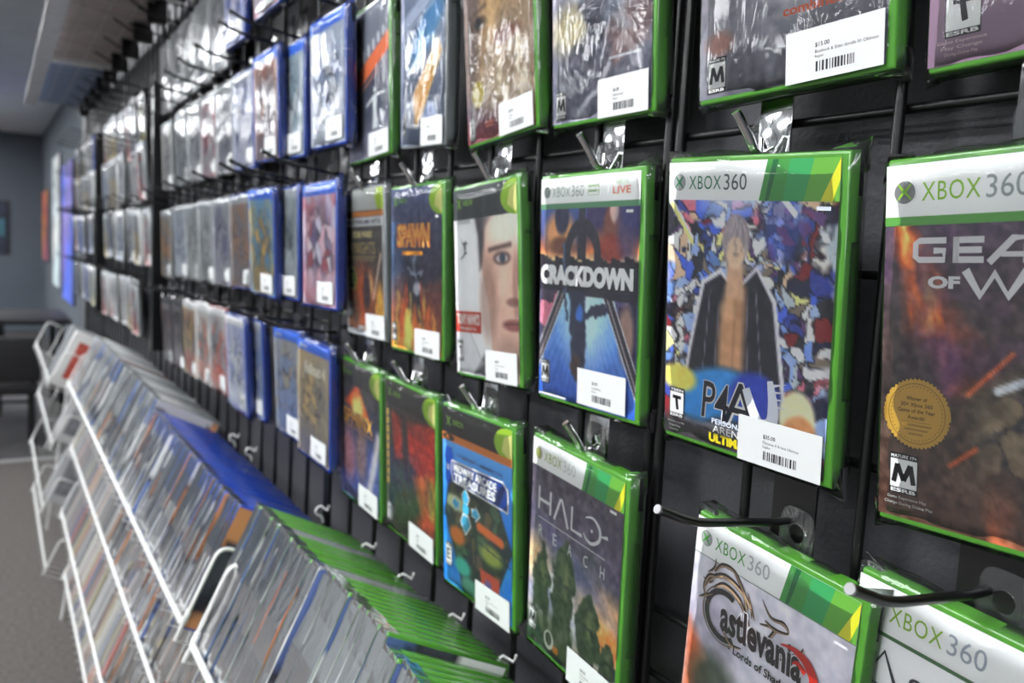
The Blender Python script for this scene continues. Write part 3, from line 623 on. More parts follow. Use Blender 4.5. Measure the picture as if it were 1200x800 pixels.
def art_gears():
    c = Cv((50, 42, 46), seed=21); c.grad((66, 52, 72), (60, 46, 38), .1, .6); n = c.noise(5, warp=.5)
    c.warp(.035, 7); axis = c.U-.085-.34*np.clip(c.V-.17, 0, 1)**.8*1.25; wd = .05+.34*np.clip(c.V-.12, 0, 1); tong = .55+.9*(c.noise(9, sx=2.4)-.5)*1.6
    f = np.clip(1-np.abs(axis)/wd, 0, 1)*np.clip((.66-c.V)*5, 0, 1); c.mix(np.clip(f*1.9*tong+f*.4, 0, 1), (176, 70, 34)); c.mix(np.clip(f*2.4*tong-.35, 0, 1), (224, 122, 46)); c.mix(np.clip(f*2.6*tong-.95, 0, 1), (248, 206, 110)); c.unwarp()
    c.mix(np.clip((n-.52)*5, 0, 1)*(c.V < .6)*.7, (62, 40, 66)); c.mix(c.el(.22, .55, .12, .10, .6)*.8, (84, 48, 84)); c.mix(c.el(.12, .62, .13, .14, .5)*.8, (40, 34, 34))
    c.mix(c.pg([(.42, 1), (.36, .62), (.56, .52), (.74, .44), (.9, .40), (1, .5), (1, 1)], .06)*.92, (76, 66, 54)); c.cells(70, [(66, 58, 48), (94, 84, 68), (48, 42, 38), (116, 100, 78), (36, 32, 32)], .02, region=c.pg([(.46, .95), (.42, .66), (.6, .56), (.8, .52), (1, .56), (1, .95)], .1)*.8, warp=.09)
    c.mix(np.clip((c.V-.74)*4, 0, 1)*(.5+.5*n), (74, 44, 34)); c.mix(np.clip((c.V-.8)*4, 0, 1)*np.clip((n-.45)*4, 0, 1)*(c.U > .3), (168, 84, 50))
    for q in ((.36, .62, .44, .56), (.44, .56, .52, .50), (.62, .76, .60, .86), (.62, .74, .66, .86), (.66, .86, .78, .88), (.3, .82, .4, .76)): c.mix(c.ln(q[:2], q[2:], .014, .012), (206, 96, 50))
    c.mix(c.ln((.47, .60), (.56, .57), .03, .01), (190, 194, 200)); c.grain(.14, 16); return c
def prt_gears(p):
    h360(p, xc=(140, 190, 50), n=(150, 158, 158), swoosh=False, h=.0262, line=(.0045, (92, 160, 70)), big=1.1, ball=(120, 122, 122)); p.layer += 1
    W = (218, 216, 218)
    p.stroke([(.0335, .0385), (.0195, .0385), (.0175, .040), (.0175, .0465), (.0195, .048), (.0325, .048), (.0325, .0435), (.027, .0435)], .0031, W, 0)
    for q in ([(.0375, .0385), (.0520, .0385)], [(.0385, .0433), (.0510, .0433)], [(.0375, .0480), (.0520, .0480)], [(.0385, .037), (.0385, .0495)]): p.stroke(q, .0031, W, 0)
    p.stroke([(.0545, .0495), (.0655, .0380), (.0715, .0380), (.0715, .0495)], .0033, W, 0); p.stroke([(.060, .0455), (.071, .0455)], .0024, W, 0)
    p.text('RS', .0755, .0370, .0125, W, w=.030, bold=.07)
    p.text('OF', .0245, .0560, .0062, W, w=.0165, bold=.05)
    p.stroke([(.0435, .0530), (.0510, .0650), (.0575, .0545), (.0640, .0650), (.0720, .0530)], .0042, W, 0); p.text('AR', .0740, .0530, .0135, W, w=.032, bold=.07)
    G = (190, 150, 62); cx, cy, r = .0205, .1265, .0185
    n = 48; P = [(cx+(r if k % 2 else r*.94)*math.cos(math.pi*k/n), cy+(r if k % 2 else r*.94)*math.sin(math.pi*k/n)) for k in range(2*n)]; p.poly(P, G); p.layer += 1
    p.ring(cx, cy, r*.83, r*.85, (120, 90, 30), 40)
    for k in range(44): a = 2*math.pi*k/44; p.ell(cx+r*.76*math.cos(a), cy+r*.76*math.sin(a), .0003, .0003, (70, 50, 20), 6)
    for t, y, h_, w_ in (('Winner of', -.0088, .0021, .0115), ('20+ Xbox 360', -.0056, .0021, .0175), ('Game of the Year', -.0024, .0021, .0205), ('Awards!', .0010, .0021, .0095)): p.text(t, cx-w_/2, cy+y, h_, (74, 54, 20), w=w_, bold=.015)
    p.rect(cx-.008, cy+.0042, .016, .0002, (110, 84, 34))
    for k, w_ in enumerate((.017, .013, .008)): p.rect(cx-w_/2, cy+.0056+.0023*k, w_, .0010, (150, 116, 50))
    p.rating(.0065, .1485, 'M', .0160, .0215)
    p.text('Game Experience May', .0055, .1715, .0020, (200, 196, 190), w=.022); p.text('Change During Online Play', .0040, .1745, .0020, (200, 196, 190), w=.027)

def art_castle():
    c = Cv((196, 194, 202), seed=23); n = c.noise(3, warp=.4); c.mix(np.clip((n-.4)*2, 0, 1)*.5, (150, 146, 164)); c.mix(c.el(.15, .42, .22, .14, .9)*.8, (140, 132, 150)); c.mix(c.pg([(0, .40), (.16, .52), (.26, .8), (.2, 1), (0, 1)], .08), (176, 84, 50)); c.mix(c.el(.22, .60, .16, .12, .7)*.9, (60, 66, 56))
    c.mix(c.pg([(.36, .60), (.52, .52), (.66, .62), (.76, .9), (.8, 1), (.3, 1), (.36, .76)], .06), (48, 46, 54)); c.mix(c.el(.8, .56, .2, .1, .9)*.4, (150, 150, 172)); c.grain(.08, 10); return c
def prt_castle(p):
    h360(p, xc=(70, 150, 60), n=(176, 180, 180), h=.0245); p.layer += 1; p.rect(0, .0245, .129, .0005, (90, 120, 90)); K = (52, 46, 46); B = (120, 100, 84)
    O = -.0055
    p.ring(.032, .0570, .0135, .0175, K, 40, .9, 5.2); p.ring(.032, .0570, .0185, .0195, B, 40, 1.0, 4.9)
    for q, w_ in (([(.020, .048), (.030, .042), (.044, .046), (.056, .060)], [.0006, .004, .004, .0006]), ([(.012, .052), (.018, .042), (.030, .036), (.046, .040), (.058, .052)], [.0004, .002, .004, .003, .0005]), ([(.020, .037), (.026, .030), (.036, .029), (.044, .036), (.056, .048)], [.0006, .003, .0026, .003, .0006]),
                  ([(.014, .040), (.020, .034), (.020, .028)], [.0005, .002, .0004]), ([(.008, .060), (.014, .056), (.020, .052)], [.0004, .002, .0006]), ([(.010, .045), (.016, .046), (.020, .043)], [.0004, .0016, .0004])):
        q = [(x_, y_+O) for x_, y_ in q]; p.stroke(q, w_, K); p.layer += 1; p.stroke([(a+.0006, b+.0007) for a, b in q], [x*.45 for x in w_], (168, 140, 112)); p.layer -= 1
    for q, w_ in (([(.062, .036), (.070, .044), (.080, .043), (.084, .047), (.074, .050), (.066, .048)], [.0004, .002, .003, .001, .003, .001]), ([(.062, .052), (.074, .050), (.070, .060), (.082, .062), (.093, .056), (.096, .050)], [.0006, .003, .002, .0034, .0024, .0004]), ([(.066, .060), (.074, .066), (.088, .064)], [.0006, .003, .0006])):
        q = [(x_, y_+O) for x_, y_ in q]; p.stroke(q, w_, K); p.layer += 1; p.stroke([(a+.0005, b+.0005) for a, b in q], [x*.4 for x in w_], (168, 140, 112)); p.layer -= 1
    for q, w_ in (([(.017, .055), (.012, .046), (.016, .036), (.027, .033)], [.0005, .0022, .003, .0008]), ([(.046, .034), (.050, .042), (.050, .050)], [.0005, .0026, .0006]), ([(.050, .032), (.054, .040), (.055, .047)], [.0005, .002, .0005]), ([(.030, .064), (.040, .072), (.050, .070)], [.002, .0026, .0004])):
        p.stroke(q, w_, K); p.layer += 1; p.stroke([(x_+.0005, y_+.0006) for x_, y_ in q], [x*.4 for x in w_], (168, 140, 112)); p.layer -= 1
    p.layer += 2
    p.text('astlevania', .0290, .0450, .0222, (216, 214, 220), w=.069, bold=.07, shear=-.12); p.layer += 1
    p.text('astlevania', .0295, .0455, .0215, (44, 36, 38), w=.068, bold=.035, shear=-.12); p.layer += 1
    p.text('- Lords of Shadow -', .0390, .0715, .0056, (40, 36, 40), w=.058, bold=.02); p.layer += 1
    Rd = (190, 44, 34)
    p.stroke([(.080, .0500), (.090, .0485), (.100, .0515), (.1065, .0600), (.104, .0710), (.096, .0760), (.0915, .0810)], [.0006, .0034, .006, .0066, .0066, .0045, .001], Rd)
    p.stroke([(.100, .058), (.094, .055), (.090, .057)], [.004, .003, .0006], Rd)
    p.stroke([(.078, .0890), (.083, .0820), (.092, .0810), (.098, .0870), (.096, .096)], [.004, .007, .007, .007, .003], Rd); p.rect(.116, .028, .009, .0018, (214, 214, 220))
def art_assassin():
    c = Cv((214, 216, 214), seed=25); c.mix(c.el(.6, .8, .4, .3, .9)*.4, (180, 184, 186)); c.grain(.02); return c
def prt_assassin(p):
    h360(p, xc=(140, 180, 60), n=(158, 166, 176), swoosh=False, h=.0262, line=(.0022, (70, 110, 70)), big=1.12); p.layer += 1; K = (56, 60, 66)
    p.stroke([(.010, .056), (.0205, .036), (.031, .056)], [.001, .0022, .0026], K, 0); p.stroke([(.010, .056), (.031, .056)], .0009, K, 0)
    p.text("SSASSIN'S", .036, .041, .0150, K, w=.085); p.text('CREED', .036, .062, .0150, K, w=.07)

def art_trated():
    c = Cv((110, 84, 104), seed=27); c.grad((140, 110, 130), (108, 86, 104), .5, .9); n = c.noise(7, warp=.2); c.mix(np.clip((n-.48)*8, 0, 1)*(c.U > .16)*np.clip((.93-c.V)*20, 0, 1), (168, 44, 66)); n2 = c.noise(6); c.mix(np.clip((n2-.52)*8, 0, 1)*(c.U > .2)*np.clip((.93-c.V)*20, 0, 1), (70, 62, 84)); c.mix(c.el(.52, .84, .035, .05, .3), (190, 170, 206)); return c
def prt_trated(p):
    p.rating(.0085, .1445, 'T', .0185, .0255); p.layer += 1
    for k, t in enumerate(('Game Experience', 'May Change', 'During Online Play')): p.text(t, .005+.002*k, .1712+.0030*k, .0021, (222, 190, 190), w=.025-.004*k)
def art_bio():
    c = Cv((72, 72, 80), seed=29); c.grad((110, 108, 116), (60, 60, 70), .55, 1); n = c.noise(4, warp=.5); c.mix(np.clip((n-.5)*3, 0, 1)*.6, (150, 152, 160)); c.mix(c.el(.12, .82, .08, .04, .8)*.5, (170, 90, 60)); c.grain(.06); return c  # dark grey cover; its pale patches are glare painted into the colour
def prt_bio(p):
    p.text('combined', .063, .1385, .0058, (206, 92, 50), w=.040, bold=.03, rot=0); p.text('two great games', .040, .1300, .0050, (206, 92, 50), w=.055, bold=.02) if False else None; p.rating(.007, .158, 'M', .0145, .022)
def art_dish():
    c = Cv((140, 140, 156), seed=31); c.grad((150, 148, 164), (84, 84, 100), .4, 1); n = c.noise(4, warp=.5); c.mix(c.el(.2, .6, .2, .1, .9)*.7, (206, 190, 130)); c.warp(.05, 8); c.mix(c.pg([(.30, 0), (.86, 0), (.80, .55), (.72, .66), (.40, .72), (.30, .5)], .05), (60, 62, 76)); c.mix(c.el(.44, .48, .12, .1, .7)*.6, (110, 108, 116))
    c.mix(c.pg([(.55, .66), (.95, .52), (1, .62), (1, .74), (.70, .80), (.55, .84)], .04), (132, 110, 112)); c.mix(c.pg([(0, .74), (.45, .66), (.62, .72), (.66, .95), (0, 1)], .06)*.8, (84, 86, 100)); c.mix(c.ln((.25, 1), (.62, .80), .05, .02), (176, 176, 184)); c.mix(np.clip((n-.55)*4, 0, 1)*.6, (190, 196, 206)); c.mix(c.ln((.6, .6), (.52, .78), .012), (200, 200, 208)); c.unwarp(); c.grain(.12); return c
def prt_dish(p): p.rating(.0055, .1575, 'M', .0145, .022); p.rect(.078, .140, .040, .0022, (206, 208, 214))
def art_beard():
    c = Cv((170, 140, 100), seed=33); n = c.noise(10, warp=.2); c.mix(c.el(.05, .2, .2, .6, .4), (110, 92, 84)); c.mix(c.el(.75, .66, .5, .28, .5), (146, 124, 100)); c.mix(c.el(.72, .72, .42, .20, .6)*np.clip((n-.35)*3, 0, 1), (196, 184, 160)); c.mix(c.el(.62, .52, .2, .04, .6)*.8, (120, 72, 60))
    for x, y in ((.22, .40), (.68, .30)): c.mix(c.el(x, y, .12, .035, .5), (84, 68, 56)); c.mix(c.el(x, y, .05, .03, .4), (36, 34, 40)); c.mix(c.ln((x-.12, y-.05), (x+.12, y-.075), .03, .03), (90, 70, 56))
    c.mix(c.el(.43, .42, .05, .14, .9)*.7, (206, 176, 130)); c.mix(np.clip((c.V-.66-.32*c.U)*6, 0, 1), (84, 70, 84)); c.mix(np.clip((c.V-.82-.06*c.U)*8, 0, 1), (112, 48, 56)); c.grain(.1, 24); return c
def prt_beard(p):
    p.ell(.024, .138, .0125, .0125, (206, 186, 70)); p.layer += 1; p.ring(.024, .138, .0105, .0112, (226, 214, 140)); p.ell(.021, .136, .006, .006, (224, 214, 160)); p.rating(.0045, .158, 'T', .0115, .022); p.rect(.036, .166, .018, .0022, (214, 120, 100)); p.rect(.038, .1695, .014, .002, (214, 120, 100))
def art_gray():
    c = Cv((96, 112, 140), seed=35); n = c.noise(4, warp=.4); c.grad((120, 132, 156), (70, 82, 104), 0, 1); c.mix(c.el(.6, .36, .4, .1, .6, -.5), (66, 130, 176)); c.mix(c.pg([(.3, .7), (.85, .42), (.95, .5), (.5, .84), (.36, .9)], .03), (206, 160, 80)); c.mix(c.ln((0, .30), (1, .10), .12, .03)*.6, (196, 204, 220)); c.mix(c.ln((0, .36), (.9, .19), .02, .02)*.6, (206, 206, 220)); c.mix(c.ln((.5, .14), (.8, .09), .03, .01), (206, 110, 80)); c.mix(c.ln((.2, .56), (.7, .4), .03, .02)*.7, (210, 220, 230)); c.mix(c.el(.7, .88, .16, .12, .3)*.7, (90, 130, 190)); c.mix(np.clip((n-.5)*3, 0, 1)*.4, (190, 196, 206)); return c
def prt_gray(p): p.rating(.005, .150, 'M', .012, .022)
def art_foot():
    c = Cv((82, 86, 102), seed=37); c.grad((110, 114, 124), (120, 120, 140), 0, 1); c.mix(c.el(.5, .6, .5, .2, .8), (66, 70, 86)); c.mix(c.pg([(0, .46), (1, .22), (1, .34), (0, .58)]), (206, 108, 60))
    for k in range(8): c.mix(c.ln((.04+.12*k, .22-.10*k*.12*2+.14), (.04+.12*k, .43-.03*k), .055, .01)*.8, (206, 210, 214))
    W_ = (206, 210, 216); c.mix(c.el(.66, .56, .03, .022, .3), W_); c.mix(c.pg([(.60, .60), (.72, .58), (.70, .70), (.74, .82), (.60, .82), (.62, .70)], .02), W_); c.mix(c.ln((.62, .61), (.46, .65), .03), W_); c.mix(c.ln((.70, .60), (.88, .60), .03), W_); c.mix(c.ln((.0, .62), (.75, .44), .012), (206, 130, 90)); return c
def prt_foot(p): p.rect(.002, .168, .010, .008, (150, 150, 160))

def ps_art(seed, base, accent, header='blue', H=.170, title=None, busy=True):
    c = Cv(base, .129, H-.007, .0022, seed); n = c.noise(4, warp=.4); c.mix(np.clip((n-.42)*3, 0, 1)*.8, accent[0])
    if busy: c.cells(60, accent, .02, region=c.el(.5, .55, .42, .36, .6)*.85)
    if len(accent) > 1: c.mix(c.el(.5, .85, .5, .14, .7)*.7, accent[1])
    hc = {'blue': (40, 92, 186), 'grey': (150, 154, 158), 'white': (214, 214, 212), 'black': (50, 50, 54)}[header]; c.mix((c.V < .09).astype(float), hc); return c
def prt_ps4(title=None, tcol=(240, 236, 216)):
    def f(p):
        p.ell(.012, .0075, .0035, .0035, WH, 14); p.text('PS4', .020, .0048, .0056, WH, w=.018, bold=.02)
        if title: p.text(title, .030, .028, .0170, tcol, w=.085, bold=.06)
    return f
# ---------------------------------------------------------------- the room
ZC = 2.55; XF = -12.6; XN = 3.2; YN = -5.6; YW = .65
WALLM = mat('grey_wall_paint', (96, 102, 108), rough=.8, spec=.2, noise=.04, nscale=3)
mb = MB(); mb.box((XF, YN, -.05), (XN, YW, 0), mat('floor_carpet', (92, 88, 85), rough=.95, spec=.05, noise=.22, nscale=70, bump=.3, bscale=400)); tag(mb.build('floor'), kind='structure')
mb = MB(); mb.box((XF, YN, ZC), (XN, YW, ZC+.05), mat('ceiling_paint', (205, 210, 214), rough=.9, spec=.1, noise=.05, nscale=5)); tag(mb.build('ceiling'), kind='structure')
mb = MB(); mb.box((XF-.1, YN, 0), (XF, YW, ZC), mat('far_wall_paint', (92, 98, 106), rough=.85, spec=.1, noise=.04, nscale=3)); tag(mb.build('wall_far'), kind='structure')
mb = MB(); mb.box((XN, YN, 0), (XN+.1, YW, ZC), WALLM); tag(mb.build('wall_near'), kind='structure')
mb = MB(); mb.box((XF, YN-.1, 0), (XN, YN, ZC), mat('side_wall_paint', (150, 154, 156), rough=.85, spec=.1)); tag(mb.build('wall_aisle'), kind='structure')
mb = MB(); mb.box((XF, YW, 0), (XN, YW+.1, ZC), WALLM); tag(mb.build('wall_display'), kind='structure')
mb = MB(); mb.box((-5.12, .455, 0), (XN, YW, ZC), mat('dark_display_panel', (78, 78, 82), rough=.45, spec=.5, bump=.35, bscale=260)); tag(mb.build('trim_1'), kind='structure')
mb = MB(); mb.box((XF, YN, 0), (-5.4, YW-.001, .004), mat('dark_floor_tile', (74, 72, 72), rough=.7, noise=.15, nscale=8)); tag(mb.build('trim_2'), kind='structure')
mb = MB(); mb.box((-5.42, YN, 0), (-5.37, YW-.001, .008), mat('metal_strip', (160, 160, 158), rough=.4)); tag(mb.build('trim_3'), kind='structure')
# lay-in ceiling lights
PANEL = mat('light_diffuser', (250, 252, 255), emit=LIGHT); FRM = mat('lamp_frame', (200, 202, 204), rough=.5)
k = 0
for x in (1.6, -.9, -3.4, -5.9, -8.4, -10.9):
    for y in (-.75, -2.6, -4.4):
        o = empty('ceiling_light', (x, y, ZC), 'recessed white ceiling light panel over the aisle', 'ceiling light', 'ceiling light panels above the shop floor')
        m1 = MB(); m1.box((-.6, -.3, -.012), (.6, .3, -.008), PANEL); m1.build('diffuser', o)
        m1 = MB()
        for a in (((-.63,-.33,-.02),(.63,-.3,-.001)), ((-.63,.3,-.02),(.63,.33,-.001)), ((-.63,-.3,-.02),(-.6,.3,-.001)), ((.6,-.3,-.02),(.63,.3,-.001))): m1.box(*a, FRM)
        m1.build('frame', o)
# ---------------------------------------------------------------- black grid panels on the display wall
PITCH = .6855; J0 = -.455; YG = .4205
def grid_panel(x0, x1, label, zs, ztop=.60):
    """panel between joint positions x0 < x1; end posts sit 6 mm inside"""
    t = empty('grid_panel', ((x0+x1)/2, YG, .12), label, 'wire grid')
    a, b = x0+.006, x1-.006; n = 8; cx = (x0+x1)/2
    def V(x, z): return (x-cx, 0, z-.12)
    for k in range(n+1):
        x = a+(b-a)*k/n; m = MB(); m.tube([V(x, .12), V(x, ztop+EYE)], .0032 if 0 < k < n else .0042, BLACKW, 8); m.build('upright_wire' if 0 < k < n else 'end_post', t)
    for z in zs:
        m = MB(); m.tube([(a-cx, .0062, z+EYE-.12), (b-cx, .0062, z+EYE-.12)], .003, BLACKW, 8); m.build('cross_wire', t)
base = [.491, .391, .291, .091, -.109, -.309, -.459, -.66, -.86, -1.06]
names = ['nearest black wire grid panel, at the right of the picture', 'black wire grid panel holding the row of green cases', 'second black wire grid panel, behind the first blue cases', 'third black wire grid panel, behind the greyish far cases', 'fourth black wire grid panel, beyond the dark gap in the cases', 'fifth black wire grid panel, far along the wall', 'sixth black wire grid panel, at the far end of the wall']
for k, nm in enumerate(names):
    x1 = J0+PITCH*(1-k); grid_panel(x1-PITCH, x1, nm, base+([-.259, .0] if k == 0 else []))
# the dark rail post standing out at the gap between case blocks
for i, (x, lb) in enumerate(((-2.385, 'upright black post in the gap beyond the greyish cases'), (-3.72, 'upright black post among the farthest cases'))):
    m = MB(); m.box((-.009, -.030, 1.0), (.009, .010, EYE+.40), BLACKW); o = m.build('upright_post'); o.location = (x, .405, .0); tag(o, lb, 'post')

def up(p, q, r, t, n=4): return arc(p, q, r, n)
_hk = {}
def chrome_hook(X, Z, label, dx=.006):
    t = empty('display_hook', (X, YG, Z+EYE), label, 'hook', 'short chrome hooks on the near grid panels')
    if 'c' not in _hk:
        m = MB(); m.box((-.0125, -.0052, -.020), (.0125, -.0036, .034), CHROME); me = m.mesh('backplate'); bevel_mesh(me, .0006, 2)
        m = MB(); m.tube(arc((0, -.005, -.004), (0, -.020, -.012), (-.001, -.024, -.001), 6)+arc((-.001, -.024, -.001), (-.002, -.028, .006), (-.004, -.036, .0165), 4)[1:], .0030, CHROME, 12); pg = m.mesh('peg')
        m = MB(); m.tube([(-.009, -.006, .004), (-.005, -.010, -.008), (0, -.012, -.011), (.005, -.010, -.008), (.009, -.006, .004)], .0016, CHROME, 8); sd = m.mesh('saddle')
        m = MB(); m.tube(arc((-.0125, -.0045, .034), (-.0125, .004, .040), (-.0125, .012, .030), 4), .0012, CHROME, 6); m.box((-.0125, -.0045, .033), (.0125, .010, .035), CHROME); cl = m.mesh('clip')
        _hk['c'] = (me, pg, sd, cl)
    for nm, me in zip(('backplate', 'peg', 'saddle', 'clip'), _hk['c']): link(nm, me, t)
def black_hook(X, Z, label, group=None, L=.117, yaw=0):
    t = empty('peg_hook', (X, YG, Z+EYE), label, 'hook', group); t.rotation_euler = (0, 0, R(yaw))
    if L not in _hk:
        m = MB(); m.box((-.016, -.006, -.020), (.016, -.004, .046), BLACKW); me = m.mesh('backplate'); bevel_mesh(me, .0008, 2)
        m = MB(); m.tube([(0, -.004, 0), (0, -L*.2, .001)]+arc((0, -L*.68, .008), (0, -L*.80, .0105), (0, -L*.86, .014), 4)+[(0, -L, .0205)], .0026, BLACKW, 8); pg = m.mesh('peg')
        m = MB(); m.tube([(0, -L+.0010, .0201), (0, -L-.0004, .0207)], .0027, mat('tip_highlight_grey', (150, 150, 150), rough=.35, metal=.8), 8); tp = m.mesh('tip')  # small grey cap added as the highlight on the peg's end
        _hk[L] = (me, pg, tp)
    for nm, me in zip(('backplate', 'peg', 'peg_highlight'), _hk[L]): link(nm, me, t)
# ---------------------------------------------------------------- the cases hung on the two near panels
# key, X, y, Z (art centre), roll, pitch, yaw, plastic, label, price
NEAR = [
 ('persona', -.3585, .3955, -.0265, 2.05, 5.9, 1.8, 'green', 'green game case with a crowded blue cover round a dark coat shape', ('$35.00', 'Persona 4 Arena Ultimax', 'Regular'), (0, 0), 0),
 ('crack', -.5286, .4035, -.0254, -.2, 2.7, -.7, 'green', 'green game case with a dark title band above blue diagonals', ('$5.00', 'Crackdown', 'Regular'), (-.008, .0035), 0),
 ('hawk', -.6862, .4032, -.0255, -3.05, 2.8, -2.9, 'green', 'green game case with half a pale face on white and an orange-red title box', ('$8.00', "Tony Hawk's Project 8", 'Regular'), (0, 0), 0),
 ('spawn', -.8432, .4053, -.0205, -.9, 2.1, -.3, 'green', 'green game case with a flaming orange title and fire on a dark blue cover', ('$9.00', 'Spawn Armageddon', 'Regular'), (0, .0), 0),
 ('kotor', -.9936, .4063, -.0175, -1.0, 2.9, -1.1, 'grey', 'grey game case with a silver band and dark brown cover', ('$8.00', 'Star Wars Knights', 'Regular'), (.004, .001), 0),
 ('halo', -.5128, .3939, -.2442, 3.06, 3.1, -3.1, 'green', 'green game case with thin pale capitals above dark green figures', ('$8.00', 'Halo Reach', 'Regular'), (0, -.002), 0),
 ('midway', -.6683, .3944, -.2429, .2, 3.5, .7, 'green', 'green game case with a bright blue cover and four arrows', ('$5.00', 'Midway Arcade Treasures', 'Regular'), (0, -.003), 0),
 ('spider', -.8454, .4084, -.2445, 2.3, 3.9, .1, 'green', 'green game case, red and dark green cover, yellow marks down its left', ('$8.00', 'Game', 'Regular'), (0, 0), 0),
 ('sphinx', -.9899, .4055, -.2392, 2.4, 3.2, 0, 'green', 'green game case with an orange peak on a blue and pink cover', ('$8.00', 'Sphinx', 'Regular'), (0, .002), 0),
 ('gears', -.2005, .4000, -.0330, -2.0, 3.6, -1.0, 'green', 'green game case with flames, a gold seal and heavy white letters', None, (0, 0), 0),
 ('castle', -.3270, .3994, -.2596, 4.4, 2.1, -3.4, 'green', 'green game case with a pale cover, ornate dark lettering and red curl', None, (0, 0), 0),
 ('assassin', -.2069, .4030, -.2566, 4.0, 2.5, -3.2, 'green', 'green game case with a plain white cover and thin dark capitals, lower right corner', None, (0, 0), 0),
 ('trated', -.1990, .4040, .1995, -1.5, 3.5, -1., 'green', 'green game case cut by the top right corner, mauve cover with red blotches', None, (0, 0), 0),
 ('bio', -.3461, .3952, .2001, -1.8, 2.1, 3.1, 'green', 'glossy dark grey cover in a green game case with the largest price label', ('$15.00', 'Bioshock & Elder Scrolls IV: Oblivion', 'Regular'), (0, .000), -1),
 ('dish', -.5280, .3990, .2026, .5, 4.2, -2.2, 'green', 'green game case with a dark hooded shape on a grey cover, top row', ('$6.00', 'Dishonored', 'Regular'), (0, 0), 0),
 ('beard', -.6781, .3986, .2017, -3.2, 3.6, -2.7, 'green', 'green game case with a close-up warm painted face and small gold seal, top row', ('$5.00', 'Game', 'Regular'), (0, 0), -1),
 ('gray', -.8359, .3995, .2079, 3., 3.0, -5., 'grey', 'grey game case with a blue and ochre cover, top row left of the painted face', ('$8.00', 'Game', 'Regular'), (.002, 0), 0),
 ('foot', -1.0050, .4080, .2060, -2.9, 1.5, -.3, 'green', 'green game case with an orange slanting band and small white figure, top row', ('$5.00', 'Game', 'Regular'), (.002, .001), 0),
]
for i, (k, X, y, Z, ro, pt, yw, pl, lb, pr, lo, lr) in enumerate(NEAR):
    art = globals()['art_'+k]()
    hang_case(dict(X=X, y=y, Z=Z, roll=ro, pitch=pt, yaw=yw, plast=pl, art=art.mesh('cover_sheet'), prt=globals()['prt_'+k], label=lb, price=pr, lboff=lo, lbrot=lr, seed=1+i % 5))
for X, Z, nm in ((-.3610, .0775, 'above the crowded blue cover'), (-.5190, .0795, 'above the wide dark title band'), (-.6810, .0775, 'above the half face cover'), (-.8430, .0790, 'above the flaming orange title'), (-.9930, .0810, 'above the grey case with a silver band'),
                 (-.5150, -.1440, 'above the case with thin pale capitals'), (-.6850, -.1420, 'above the bright blue arrows cover'), (-.8460, -.1400, 'above the red and dark green cover'), (-.9900, -.1370, 'above the orange peak cover')):
    chrome_hook(X, Z, 'short chrome hook with an upturned tip, '+nm)
black_hook(-.3224, -.151, 'long black peg hook over the pale cover with ornate lettering')
black_hook(-.2042, -.151, 'long black peg hook over the plain white cover, lower right')
black_hook(-.2000, .075, 'black peg hook behind the top of the flames cover', L=.0301)
